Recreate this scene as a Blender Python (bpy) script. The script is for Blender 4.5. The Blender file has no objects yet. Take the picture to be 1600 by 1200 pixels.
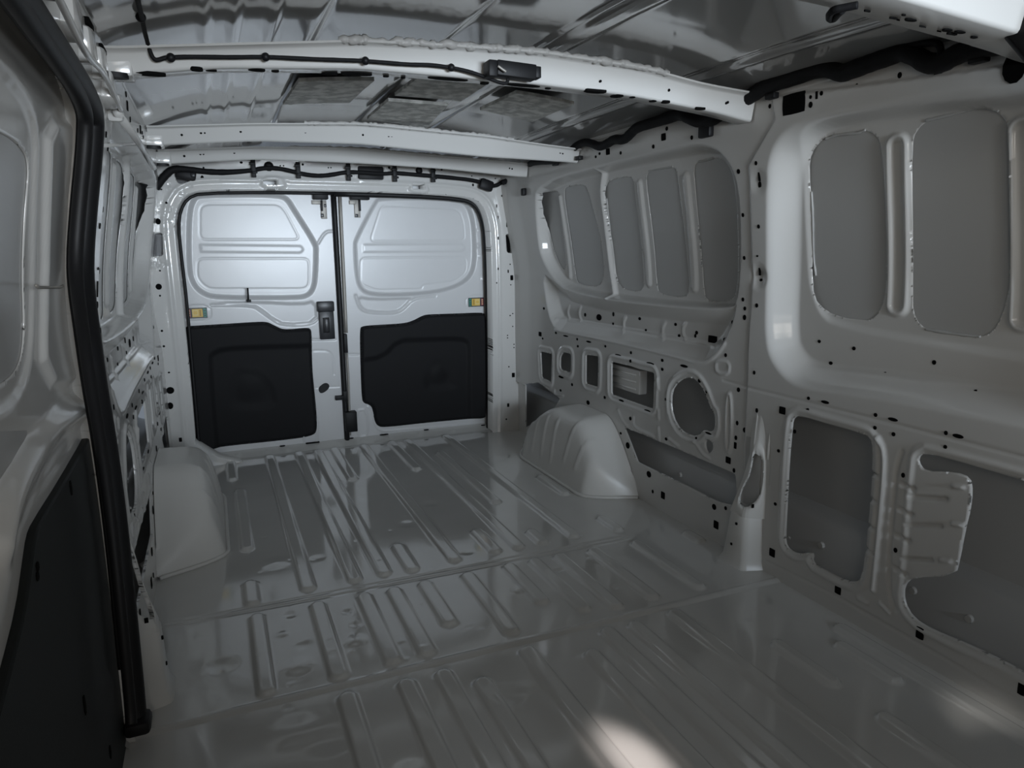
import bpy, bmesh, math, random
import numpy as np
from mathutils import Vector, Matrix
rnd = random.Random(7)
scene = bpy.context.scene
COL = scene.collection
# ------------------------------------------------------------------ camera
# world: metres, X across the van (0 = centre line), Y towards the rear doors, Z up, load floor z = 0
FPX = 1102.8
CAM = np.array([-.644, 0.0, 1.0])
_y, _p, _r = (math.radians(v) for v in (22.695, 10.796, -.7194))
_f = np.array([math.sin(_y)*math.cos(_p), math.cos(_y)*math.cos(_p), -math.sin(_p)])
_r0 = np.array([math.cos(_y), -math.sin(_y), 0.0]); _u0 = np.cross(_r0, _f)
RIGHT = math.cos(_r)*_r0 + math.sin(_r)*_u0
UP = -math.sin(_r)*_r0 + math.cos(_r)*_u0
cd = bpy.data.cameras.new('camera'); cam = bpy.data.objects.new('camera', cd); COL.objects.link(cam)
m = Matrix.Identity(4)
for i in range(3):
    m[i][0] = RIGHT[i]; m[i][1] = UP[i]; m[i][2] = -_f[i]; m[i][3] = CAM[i]
cam.matrix_world = m
cd.sensor_width = 36.0; cd.sensor_fit = 'HORIZONTAL'; cd.lens = 36.0*FPX/1600; cd.clip_start = .01
scene.camera = cam
# ------------------------------------------------------------------ light
scene.view_settings.view_transform = 'Standard'; scene.view_settings.look = 'None'
scene.view_settings.gamma = 1; scene.view_settings.use_curve_mapping = False
scene.view_settings.exposure = 0.0
w = bpy.data.worlds.new('world'); scene.world = w; w.use_nodes = True
w.node_tree.nodes['Background'].inputs[0].default_value = (.62, .72, .85, 1)
w.node_tree.nodes['Background'].inputs[1].default_value = .25
def area(name, loc, to, sx, sy, power, col, spread=180):
    l = bpy.data.lights.new(name, 'AREA'); l.shape = 'RECTANGLE'; l.size = sx; l.size_y = sy
    l.energy = power; l.color = col; l.spread = math.radians(spread)
    o = bpy.data.objects.new(name, l); COL.objects.link(o); o.location = loc
    o.rotation_euler = (Vector(to)-Vector(loc)).to_track_quat('-Z', 'Y').to_euler(); return o
def spot(name, loc, to, power, col, ang, blend, size=.01):
    l = bpy.data.lights.new(name, 'SPOT'); l.energy = power; l.color = col; l.spot_size = math.radians(ang)
    l.spot_blend = blend; l.shadow_soft_size = size
    o = bpy.data.objects.new(name, l); COL.objects.link(o); o.location = loc
    o.rotation_euler = (Vector(to)-Vector(loc)).to_track_quat('-Z', 'Y').to_euler(); return o
area('windscreen_door_beam', (.30, -1.65, 1.05), (0.16, 3.6, .84), 1.3, .40, 10.3, (.75, .87, 1.0), 45)  # added narrow beam from the windscreen side, brightens the rear doors
area('windscreen_sky', (0, -1.55, .98), (0.0, 3.6, .95), 1.35, .45, 14.5, (1.0, .915, .80))
area('cab_side_window_fill', (-.86, -.75, 1.08), (.9, 1.6, .9), .6, .4, 4.2, (1.0, .93, .83))  # unseen cab side window, added as ambient fill for the load space
spot('sun_patch', (.35, -1.2, 1.28), (.052, 1.045, 0), 520, (1.0, .90, .87), 3.3, 1.0, .02)
spot('sun_patch', (-.2, -1.2, 1.28), (.78, .80, 0), 90, (1.0, .96, .92), 4.4, 1.0, .02)

# ------------------------------------------------------------------ projection helpers (photo pixel -> point on a real surface)
def ray(x, y): return _f + RIGHT*(x-800)/FPX - UP*(y-600)/FPX
def on(ax, v, x, y):
    d = ray(x, y); return CAM + d*((v-CAM[ax])/d[ax])
def prof(z):
    z = np.clip(z, 0, 1.45); t = np.clip((z-.80)/.62, 0, 1)
    return .88 - .072*t*t*(3-2*t) - .005*t
def wall(x, y, s=1, off=0.0):
    X = .88
    for _ in range(12):
        p = on(0, s*(X+off), x, y); X = float(prof(p[2]))
    return p
def R(pts, off=0.0): return [tuple(wall(x, y, 1, off)[1:]) for x, y in pts]
def L(pts, off=0.0): return [tuple(wall(x, y, -1, off)[1:]) for x, y in pts]
def FL(pts): return [tuple(on(2, 0, x, y)[:2]) for x, y in pts]
def YP(pts, Y): return [(on(1, Y, x, y)[0], on(1, Y, x, y)[2]) for x, y in pts]

# ------------------------------------------------------------------ materials
def mat(name, col, rough=.5, spec=.5, metal=0.0, coat=0.0, bump=None, var=None):
    mt = bpy.data.materials.new(name); mt.use_nodes = True
    nt = mt.node_tree; b = nt.nodes['Principled BSDF']
    b.inputs['Base Color'].default_value = (*col, 1); b.inputs['Roughness'].default_value = rough
    b.inputs['Specular IOR Level'].default_value = spec; b.inputs['Metallic'].default_value = metal
    b.inputs['Coat Weight'].default_value = coat; b.inputs['Coat Roughness'].default_value = .06
    tc = nt.nodes.new('ShaderNodeTexCoord')
    if bump:
        prev = None
        for sc, st in bump:
            n = nt.nodes.new('ShaderNodeTexNoise'); n.inputs['Scale'].default_value = sc; n.inputs['Detail'].default_value = 2
            nt.links.new(tc.outputs['Object'], n.inputs['Vector'])
            bp = nt.nodes.new('ShaderNodeBump'); bp.inputs['Strength'].default_value = 1; bp.inputs['Distance'].default_value = st
            nt.links.new(n.outputs[0], bp.inputs['Height'])
            if prev: nt.links.new(prev.outputs[0], bp.inputs['Normal'])
            prev = bp
        nt.links.new(prev.outputs[0], b.inputs['Normal'])
    if var:
        sc, c2, lo, hi, det = var
        n = nt.nodes.new('ShaderNodeTexNoise'); n.inputs['Scale'].default_value = sc; n.inputs['Detail'].default_value = det
        nt.links.new(tc.outputs['Object'], n.inputs['Vector'])
        r = nt.nodes.new('ShaderNodeValToRGB'); r.color_ramp.elements[0].position = lo; r.color_ramp.elements[1].position = hi
        r.color_ramp.elements[0].color = (*col, 1); r.color_ramp.elements[1].color = (*c2, 1)
        nt.links.new(n.outputs[0], r.inputs[0]); nt.links.new(r.outputs[0], b.inputs['Base Color'])
    return mt
PAINT = mat('white_body_paint', (.65, .642, .62), .14, .5, bump=[(3.5, .0010), (60, .00004)])
FLOORP = mat('floor_paint', (.66, .655, .63), .10, .62, coat=.6, bump=[(2.6, .0022), (9, .0005), (70, .00003)], var=(5, (.62, .615, .59), .35, .75, 4))
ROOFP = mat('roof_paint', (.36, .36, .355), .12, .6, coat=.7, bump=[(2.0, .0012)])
SKIN = mat('outer_skin_primer', (.50, .50, .49), .25, .4, bump=[(4, .0012)])
DOORP = mat('door_paint', (.64, .64, .64), .29, .5, bump=[(4, .0008)])
TRIM = mat('black_trim_plastic', (.009, .009, .010), .65, .2, bump=[(600, .0002)])
TRIM2 = mat('dark_trim_board', (.012, .014, .014), .6, .3, bump=[(500, .0002)])
RUBBER = mat('black_rubber', (.010, .010, .011), .5, .3)
TAPE = mat('black_tape', (.008, .008, .009), .7, .25, bump=[(200, .0008)])
HOLE = mat('hole_shade_black', (.004, .004, .004), .9, .1)  # flat black in place of the shade inside small holes and slots
PLAST = mat('black_plastic', (.009, .009, .010), .5, .25)
GREYP = mat('grey_plastic', (.022, .023, .026), .35, .4)
SEAL = mat('sealant', (.52, .51, .49), .4, .4, bump=[(40, .004)])
PAD = mat('grey_damping_pad', (.55, .555, .53), .75, .2, bump=[(60, .002)], var=(28, (.88, .88, .85), .42, .60, 6))
STEEL = mat('zinc_steel', (.36, .34, .31), .5, .4, metal=.35)
CABM = mat('cab_grey', (.03, .03, .032), .8, .2)
ST_K = mat('sticker_black', (.01, .01, .012), .4); ST_R = mat('sticker_red', (.30, .03, .07), .4)
ST_G = mat('sticker_green', (.02, .22, .16), .4); ST_Y = mat('sticker_yellow', (.72, .48, .08), .4)
ST_O = mat('sticker_ochre', (.42, .24, .02), .4); ST_L = mat('sticker_light', (.8, .65, .3), .4)

# ------------------------------------------------------------------ object helpers
def link(name, me, m, parent=None, smooth=True):
    o = bpy.data.objects.new(name, me); COL.objects.link(o)
    if m and not me.materials: me.materials.append(m)
    if smooth:
        for p in me.polygons: p.use_smooth = True
    if parent is not None: o.parent = parent
    return o
def tag(o, label=None, cat=None, group=None, kind=None):
    if label: o['label'] = label
    if cat: o['category'] = cat
    if group: o['group'] = group
    if kind: o['kind'] = kind
    return o
def empty(name, loc=(0, 0, 0)):
    o = bpy.data.objects.new(name, None); COL.objects.link(o); o.location = loc; o.empty_display_size = .05
    return o
def sub(parent, o):                      # keep world coordinates under a moved empty
    o.parent = parent; o.matrix_parent_inverse = Matrix.Translation(parent.location).inverted(); return o
def mesh_np(name, V, quads, tris=()):
    me = bpy.data.meshes.new(name)
    me.from_pydata(V.tolist() if hasattr(V, 'tolist') else V, [], [list(q) for q in quads]+[list(t) for t in tris])
    me.update(); return me
def fast_mesh(name, V, Q, T):
    me = bpy.data.meshes.new(name)
    nq, nt_ = len(Q), len(T)
    me.vertices.add(len(V)); me.vertices.foreach_set('co', V.astype(np.float32).ravel())
    loops = np.concatenate([Q.ravel(), T.ravel()]) if nt_ else Q.ravel()
    me.loops.add(len(loops)); me.loops.foreach_set('vertex_index', loops.astype(np.int32))
    me.polygons.add(nq+nt_)
    st = np.concatenate([np.arange(nq)*4, nq*4+np.arange(nt_)*3])
    me.polygons.foreach_set('loop_start', st.astype(np.int32))
    me.update(calc_edges=True); me.validate(); 
    me.polygons.foreach_set('use_smooth', np.ones(nq+nt_, bool)); return me

# ---- 2-D signed distance of polygons / polylines on numpy grids
def chaikin(P, n=2, closed=True):
    P = [np.array(p, float) for p in P]
    if closed and isinstance(n, float):          # n is a corner radius in metres
        Q = []
        for i in range(len(P)):
            a, b, c = P[i-1], P[i], P[(i+1) % len(P)]; u, v = a-b, c-b; lu, lv = np.linalg.norm(u), np.linalg.norm(v)
            p, q = b+u/lu*min(n, lu*.45), b+v/lv*min(n, lv*.45)
            for t in (0, .25, .5, .75, 1): Q.append(p*(1-t)**2+b*2*t*(1-t)+q*t*t)
        return np.array(Q)
    for _ in range(n):
        Q = []
        N = len(P)
        rng = range(N) if closed else range(N-1)
        if not closed: Q.append(P[0])
        for i in rng:
            a, b = P[i], P[(i+1) % N]; Q += [a*.75+b*.25, a*.25+b*.75]
        if not closed: Q.append(P[-1])
        P = Q
    return np.array(P)
def seg_d(A, B, P, closed):
    d = np.full(A.shape, 1e9); N = len(P)
    for i in range(N if closed else N-1):
        x0, y0 = P[i]; x1, y1 = P[(i+1) % N]; dx, dy = x1-x0, y1-y0; l2 = dx*dx+dy*dy+1e-14
        t = np.clip(((A-x0)*dx+(B-y0)*dy)/l2, 0, 1)
        d = np.minimum(d, (A-x0-t*dx)**2+(B-y0-t*dy)**2)
    return np.sqrt(d)
def inside(A, B, P):
    r = np.zeros(A.shape, bool); N = len(P)
    for i in range(N):
        x0, y0 = P[i]; x1, y1 = P[(i+1) % N]
        if y0 == y1: continue
        c = ((y0 > B) != (y1 > B)) & (A < (x1-x0)*(B-y0)/(y1-y0)+x0); r ^= c
    return r
def ss(t): t = np.clip(t, 0, 1); return t*t*(3-2*t)

class Sheet:
    """pressed sheet metal: a dense grid over (a, b), displaced by D along the outward normal, with real holes"""
    def __init__(s, a, b):
        s.a, s.b = np.asarray(a), np.asarray(b)
        s.A, s.B = np.meshgrid(s.a, s.b, indexing='ij'); s.D = np.zeros(s.A.shape); s.holes = []
    def win(s, P, mg):
        P = np.asarray(P); lo, hi = P.min(0)-mg, P.max(0)+mg
        i0, i1 = np.searchsorted(s.a, [lo[0], hi[0]]); j0, j1 = np.searchsorted(s.b, [lo[1], hi[1]])
        return slice(max(i0-1, 0), i1+1), slice(max(j0-1, 0), j1+1)
    def sdf(s, P, W):
        A, B = s.A[W], s.B[W]
        if A.size == 0: return A
        d = seg_d(A, B, P, True); return np.where(inside(A, B, P), -d, d)
    def level(s, P, depth, slope=.02, rnd_=2, add=False, lin=False):
        P = chaikin(P, rnd_); W = s.win(P, .01)
        if s.A[W].size == 0: return
        k = -s.sdf(P, W)/slope; k = np.clip(k, 0, 1) if lin else ss(k)
        s.D[W] = s.D[W]+k*depth if add else s.D[W]*(1-k)+depth*k
    def bead(s, P, h, hw, closed=False, rnd_=2):
        P = chaikin(P, rnd_, closed) if rnd_ else np.array(P, float); W = s.win(P, hw*1.2)
        if s.A[W].size == 0: return
        d = seg_d(s.A[W], s.B[W], P, closed); s.D[W] += h*ss(1-d/hw)
    def rib(s, p0, p1, h, hw, edge):
        P = np.array([p0, p1], float); W = s.win(P, hw+edge)
        if s.A[W].size == 0: return
        d = seg_d(s.A[W], s.B[W], P, False); s.D[W] += h*ss((hw-d)/edge)
    def ring(s, P, h, hw, off=0.0, rnd_=2):
        P = chaikin(P, rnd_); W = s.win(P, off+hw*1.2)
        if s.A[W].size == 0: return
        s.D[W] += h*ss(1-np.abs(s.sdf(P, W)-off)/hw)
    def dimple(s, c, h, r):
        W = s.win([c], r)
        if s.A[W].size == 0: return
        s.D[W] += h*ss(1-np.hypot(s.A[W]-c[0], s.B[W]-c[1])/r)
    def hole(s, P, rnd_=2): s.holes.append(chaikin(P, rnd_) if rnd_ else np.array(P, float))
    def at(s, a, b):
        i = min(max(np.searchsorted(s.a, a), 0), len(s.a)-1); j = min(max(np.searchsorted(s.b, b), 0), len(s.b)-1)
        return float(s.D[i, j])
    def build(s, name, fn, m, flip=False, rim=.006, cull=None):
        A, B = s.A.copy(), s.B.copy(); na, nb = A.shape
        S = np.full(A.shape, 1.0); snapped = np.zeros(A.shape, bool)
        for P in s.holes:
            W = s.win(P, .03)
            if s.A[W].size == 0: continue
            q = s.sdf(P, W)
            if q.size == 0: continue
            i = np.arange(len(s.a))[W[0]]; j = np.arange(len(s.b))[W[1]]
            sa = np.gradient(s.a)[W[0]][:, None]*np.ones((1, len(j))); sb = np.gradient(s.b)[W[1]][None, :]*np.ones((len(i), 1))
            cell = np.maximum(sa, sb)
            # closest point on the outline
            Aw, Bw = A[W], B[W]; bd = np.full(q.shape, 1e9); ca = Aw.copy(); cb = Bw.copy(); N = len(P)
            near = np.abs(q) < cell*.62
            an, bn = Aw[near], Bw[near]; bdn = np.full(an.shape, 1e9); can = an.copy(); cbn = bn.copy()
            for k in range(N):
                x0, y0 = P[k]; x1, y1 = P[(k+1) % N]; dx, dy = x1-x0, y1-y0; l2 = dx*dx+dy*dy+1e-14
                t = np.clip(((an-x0)*dx+(bn-y0)*dy)/l2, 0, 1); px, py = x0+t*dx, y0+t*dy
                dd = (an-px)**2+(bn-py)**2; u = dd < bdn; bdn[u] = dd[u]; can[u] = px[u]; cbn[u] = py[u]
            Aw[near] = can; Bw[near] = cbn; A[W] = Aw; B[W] = Bw
            sn = snapped[W]; sn[near] = True; snapped[W] = sn
            q2 = np.where(near, 0.0, q); S[W] = np.minimum(S[W], q2)
        ins = S < -1e-9
        D = s.D
        if len(s.holes):
            D = s.D.copy(); sa_, sb_ = A[snapped], B[snapped]
            i = np.clip(np.searchsorted(s.a, sa_)-1, 0, na-2); j = np.clip(np.searchsorted(s.b, sb_)-1, 0, nb-2)
            u = np.clip((sa_-s.a[i])/(s.a[i+1]-s.a[i]), 0, 1); v = np.clip((sb_-s.b[j])/(s.b[j+1]-s.b[j]), 0, 1)
            D[snapped] = s.D[i, j]*(1-u)*(1-v)+s.D[i+1, j]*u*(1-v)+s.D[i, j+1]*(1-u)*v+s.D[i+1, j+1]*u*v
        X, Y, Z = fn(A, B, D)
        V = np.stack([X.ravel(), Y.ravel(), Z.ravel()], 1)
        idx = np.arange(na*nb).reshape(na, nb)
        q = np.stack([idx[:-1, :-1], idx[1:, :-1], idx[1:, 1:], idx[:-1, 1:]], -1).reshape(-1, 4)
        if cull is not None:
            ca = (s.A[:-1, :-1]+s.A[1:, 1:])/2; cb = (s.B[:-1, :-1]+s.B[1:, 1:])/2
            q = q[~cull(ca, cb).ravel()]
        ii = ins.ravel()[q]; sn = snapped.ravel()[q]; n_in = ii.sum(1)
        cA = A.ravel()[q].mean(1); cB = B.ravel()[q].mean(1)
        allsnap = sn.all(1) & (n_in == 0); bad = np.zeros(len(q), bool)
        if allsnap.any():
            ix = np.where(allsnap)[0]
            for P in s.holes: bad[ix] |= inside(cA[ix], cB[ix], P)
        keep = (n_in == 0) & ~bad
        one = n_in == 1
        T = []
        for k in range(4):
            r = q[one & ii[:, k]]
            if len(r): T.append(np.stack([r[:, (k+1) % 4], r[:, (k+2) % 4], r[:, (k+3) % 4]], 1))
        T = np.concatenate(T) if T else np.zeros((0, 3), int)
        Q = q[keep]
        if rim and len(s.holes):
            E = np.concatenate([np.stack([Q[:, k], Q[:, (k+1) % 4]], 1) for k in range(4)] + [np.stack([T[:, k], T[:, (k+1) % 3]], 1) for k in range(3)])
            key = np.sort(E, 1); kk = key[:, 0].astype(np.int64)*(na*nb)+key[:, 1]
            u, inv, cnt = np.unique(kk, return_inverse=True, return_counts=True)
            e = E[(cnt[inv] == 1)]; sf = snapped.ravel(); e = e[sf[e[:, 0]] & sf[e[:, 1]]]
            vs = np.unique(e); mp = np.full(na*nb, -1); mp[vs] = len(V)+np.arange(len(vs))
            X2, Y2, Z2 = fn(A.ravel()[vs], B.ravel()[vs], D.ravel()[vs]+(rim(A.ravel()[vs], B.ravel()[vs]) if callable(rim) else rim))
            V = np.concatenate([V, np.stack([X2, Y2, Z2], 1)])
            RQ = np.stack([e[:, 1], e[:, 0], mp[e[:, 0]], mp[e[:, 1]]], 1); Q = np.concatenate([Q, RQ])
        if flip: Q = Q[:, ::-1]; T = T[:, ::-1]
        used = np.zeros(len(V), bool); used[Q] = True
        if len(T): used[T] = True
        rm = np.cumsum(used)-1; V = V[used]; Q = rm[Q]; T = rm[T] if len(T) else T
        me = fast_mesh(name, V, Q, T); me.materials.append(m)
        return me

# ---- small solids
def bm_obj(name, bm, m, parent=None, smooth=True, sharp=None):
    me = bpy.data.meshes.new(name); bm.normal_update(); bm.to_mesh(me); bm.free()
    o = link(name, me, m, None, smooth)
    if smooth: me.set_sharp_from_angle(angle=math.radians(sharp or 35))
    if parent is not None: sub(parent, o)
    return o
def box_bm(c, s, rot=None, bev=0.0, bm=None, seg=2):
    bm = bm or bmesh.new(); r = bmesh.ops.create_cube(bm, size=1); vs = r['verts']
    bmesh.ops.scale(bm, vec=s, verts=vs)
    if bev:
        es = list({e for v in vs for e in v.link_edges})
        g = bmesh.ops.bevel(bm, geom=es, offset=bev, segments=seg, affect='EDGES', profile=.5)
        vs = list({v for f in g['faces'] for v in f.verts} | {v for v in vs if v.is_valid})
    if rot is not None: bmesh.ops.rotate(bm, cent=(0, 0, 0), matrix=rot, verts=vs)
    bmesh.ops.translate(bm, vec=c, verts=vs); return bm
def tube(name, pts, r, m, parent=None, n=10, it=2, lump=0, ell=None):
    """swept round tube; r may be a list (one radius per given point)"""
    P = [np.array(p, float) for p in pts]; Rr = [r]*len(P) if not hasattr(r, '__len__') else list(r)
    Q = [np.append(p, q) for p, q in zip(P, Rr)]
    Q = chaikin(Q, it, False) if it else np.array(Q)
    C, rr = Q[:, :3], Q[:, 3]
    V = []; F = []; up = np.array([0.13, .21, .97]); N = len(C)
    prev = None
    for i in range(N):
        t = C[min(i+1, N-1)]-C[max(i-1, 0)]; t /= np.linalg.norm(t)+1e-12
        if prev is None: a = np.cross(up, t)
        else: a = prev-t*(prev@t)
        a /= np.linalg.norm(a)+1e-12; prev = a; b = np.cross(t, a)
        q = rr[i]*(1+lump*rnd.uniform(-1, 1))
        for k in range(n):
            th = 2*math.pi*k/n; V.append(C[i]+q*(math.cos(th)*a+math.sin(th)*b))
    for i in range(N-1):
        for k in range(n):
            F.append((i*n+k, i*n+(k+1) % n, (i+1)*n+(k+1) % n, (i+1)*n+k))
    F.append(tuple(range(n))[::-1]); F.append(tuple((N-1)*n+k for k in range(n)))
    me = mesh_np(name, np.array(V), F); o = link(name, me, m)
    if parent is not None: sub(parent, o)
    return o
def prism(name, P, fn, d0, d1, m, parent=None, rnd_=2, bev=0.0, sharp=30):
    """closed outline P in sheet coordinates, thickness d0..d1 along the sheet normal (fn as for Sheet)"""
    P = chaikin(P, rnd_) if rnd_ else np.array(P, float)
    bm = bmesh.new(); n = len(P)
    c = P.mean(0)
    def ringv(Q, d):
        X, Y, Z = fn(Q[:, 0], Q[:, 1], np.full(len(Q), d)); return [bm.verts.new(v) for v in zip(np.broadcast_to(X, n), np.broadcast_to(Y, n), np.broadcast_to(Z, n))]
    if bev:
        nx = np.roll(P, -1, 0)-np.roll(P, 1, 0); ar = 0.5*np.sum(P[:, 0]*np.roll(P[:, 1], -1)-np.roll(P[:, 0], -1)*P[:, 1])
        nn = np.stack([-nx[:, 1], nx[:, 0]], 1)*(1 if ar > 0 else -1); nn /= np.linalg.norm(nn, axis=1)[:, None]+1e-9
        sg = 1 if d1 > d0 else -1
        rings = [ringv(P, d0), ringv(P, d1-sg*bev), ringv(P+nn*bev*.4, d1-sg*bev*.35), ringv(P+nn*bev, d1)]
    else: rings = [ringv(P, d0), ringv(P, d1)]
    for a, b in zip(rings, rings[1:]):
        for i in range(n): bm.faces.new((a[i], a[(i+1) % n], b[(i+1) % n], b[i]))
    bm.faces.new(rings[-1]); bm.faces.new(rings[0][::-1])
    bmesh.ops.recalc_face_normals(bm, faces=bm.faces)
    return bm_obj(name, bm, m, parent, True, sharp)
def discs(name, items, fn, m, parent=None, thick=.0012):
    """thin black caps standing in for the shade in punched holes: items (a, b, ra, rb, square?)"""
    V = []; F = []
    for it in items:
        a, b, ra, rb = it[:4]; sq = len(it) > 4 and it[4]; d = it[5] if len(it) > 5 else 0.0
        n = 12; base = len(V)
        pts = []
        for k in range(n):
            th = 2*math.pi*(k+.5)/n; c, s_ = math.cos(th), math.sin(th)
            if sq: mx = max(abs(c), abs(s_))**.85; c, s_ = c/mx, s_/mx
            pts.append((a+ra*c, b+rb*s_))
        for dd in (d-thick, d+.002):
            for p in pts:
                X, Y, Z = fn(np.array(p[0]), np.array(p[1]), np.array(dd)); V.append((float(X), float(Y), float(Z)))
        F.append(tuple(base+k for k in range(n)))
        for k in range(n): F.append((base+k, base+n+k, base+n+(k+1) % n, base+(k+1) % n))
    me = mesh_np(name, V, F); o = link(name, me, m, None, False)
    if parent is not None: sub(parent, o)
    return o

# surface maps: (a, b, displacement outward) -> X, Y, Z
fnR = lambda A, B, D: (prof(B)+D, A, B)
fnL = lambda A, B, D: (-(prof(B)+D), A, B)
YD, YF = 3.68, 3.555
fnD = lambda A, B, D: (A, YD+D, B)
fnF = lambda A, B, D: (A, YF+D, B)
fnFl = lambda A, B, D: (A, B, -D)
def ztop(X, Y):
    e = np.interp(Y, [.2, .9, 1.4, 1.9, 2.6, 3.3, 3.7], [-.055, -.03, -.01, 0, 0, -.012, -.03])
    return 1.490+e-.085*np.abs(X/.82)**2.6
fnRf = lambda A, B, D: (A, B, ztop(A, B)+D)

# ================================================================== FLOOR
fs = Sheet(np.arange(-.90, .9001, .005), np.concatenate([np.arange(.2, 2.2, .005), np.arange(2.2, 3.781, .0065)]))
H = -.0115                                                     # raised flutes (negative displacement = up)
def flute(x, y0, y1, hw=.026, h=H): fs.rib((x, y0+hw), (x, y1-hw), h, hw, .010)
for x, y0, y1 in [(-.455, 2.045, 3.60), (-.315, 2.045, 3.60), (-.222, 2.05, 3.60), (-.14, 3.04, 3.60), (.012, 2.055, 3.60), (.158, 3.06, 3.60),
                  (.243, 2.06, 3.60), (.46, 2.065, 3.60), (-.61, 2.43, 3.12), (-.635, 3.26, 3.60), (.335, 2.5, 3.3), (.63, 2.47, 2.75),
                  (-.615, 2.02, 2.19), (-.134, 2.04, 2.275), (.158, 2.06, 2.285), (.63, 2.05, 2.21), (.836, 1.85, 1.96), (.335, 2.06, 2.2),
                  (-.608, 1.56, 1.966), (-.443, 1.555, 1.966), (-.31, 1.566, 1.964), (-.222, 1.566, 1.964), (-.126, 1.68, 1.967), (.012, 1.572, 1.968),
                  (.155, 1.685, 1.973), (.245, 1.60, 1.975), (.335, 1.575, 1.974), (.46, 1.58, 1.969), (.622, 1.576, 1.957),
                  (-.44, .15, 1.508), (-.303, .15, 1.503), (-.212, .15, 1.504), (-.138, .15, 1.435), (.013, .15, 1.513), (.156, .15, 1.434),
                  (.246, .15, 1.511), (.33, .15, 1.508), (.465, .15, 1.518), (.612, 1.065, 1.28), (.82, .2, 1.275), (.753, 1.015, 1.21), (.612, .2, .965), (-.61, .15, 1.2)]:
    flute(x, y0, y1, .026 if abs(x) < .5 else .024, H if y1 > 1.55 else H*1.05)
def line(P, h, hw, s=None): (s or fs).bead(P, h, hw, rnd_=1)
line([(-.88, 2.00), (-.3, 1.992), (.3, 1.990), (.62, 1.992)], .0022, .010); line([(-.88, 2.022), (.62, 2.015)], .0018, .009)
fs.D += np.where(fs.B < 1.532, .004, 0)*ss((.9-np.abs(fs.A))/.01)          # front panel laps under the middle one
line([(-.9, 1.545), (.9, 1.545)], -.0025, .008)
fs.D -= .028*np.clip((fs.B-3.618)/.06, 0, 1)                             # sill plate climbs to the door seal
for _x in (-.60, -.46, -.36, -.10, .02, .17, .33, .52): fs.dimple((_x, 3.648), -.004, .022)
line([(-.9, 3.602), (.9, 3.602)], -.004, .012)
for c, hgt, r in [((-.52, 1.93), .0022, .03), ((-.55, 1.83), -.002, .025), ((-.5, 1.75), .002, .03), ((-.37, 1.88), .0025, .02), ((-.38, 1.72), -.003, .04), ((-.36, 1.80), .002, .02),
                  ((-.53, 1.66), -.003, .05), ((-.56, 1.42), -.0018, .07), ((-.5, 1.36), .0015, .06), ((.09, 2.62), .002, .05), ((-.05, 2.45), .0022, .05), ((.12, 1.80), -.002, .03),
                  ((.29, 1.87), .003, .02), ((-.4, 2.28), .002, .03), ((-.53, 2.3), -.0025, .06), ((.07, 2.12), .002, .03), ((-.7, 1.74), .003, .05), ((.25, 1.73), .002, .02),
                  ((.4, 1.7), .002, .02), ((-.1, 1.35), .002, .05), ((-.37, 1.2), .002, .06)]:
    fs.dimple(c, hgt, r)
for _ in range(46):
    fs.dimple((rnd.uniform(-.65, .5), rnd.uniform(1.4, 2.6)), rnd.choice((-1, 1))*rnd.uniform(.0006, .0014), rnd.uniform(.006, .016))
#fs.bead([(-.73, 1.86), (-.715, 1.80), (-.70, 1.77), (-.70, 1.86)], -.0012, .006, True, 0)
def near_arch(a, b): return 0
me = fs.build('floor', fnFl, FLOORP)
floor = link('floor', me, None, None, False); tag(floor, 'grey glossy ribbed metal load floor of the van', 'floor', kind='structure')
# sill-plate slots and rubber bungs
its = []
for px, py, ra, rb, sq in [(487, 692, .035, .014, 1), (440, 696, .014, .010, 0), (598, 680, .024, .011, 0), (546, 684, .012, .008, 0), (665, 674, .014, .009, 0), (755, 666, .013, .008, 0), (332, 713, .008, .008, 0)]:
    p = on(2, .015, px, py); its.append((p[0], min(p[1], 3.672), ra, rb, sq, fs.at(p[0], min(p[1], 3.672))-.0012))
tag(discs('sill_slots', its, fnFl, HOLE, floor), kind='stuff')

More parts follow.
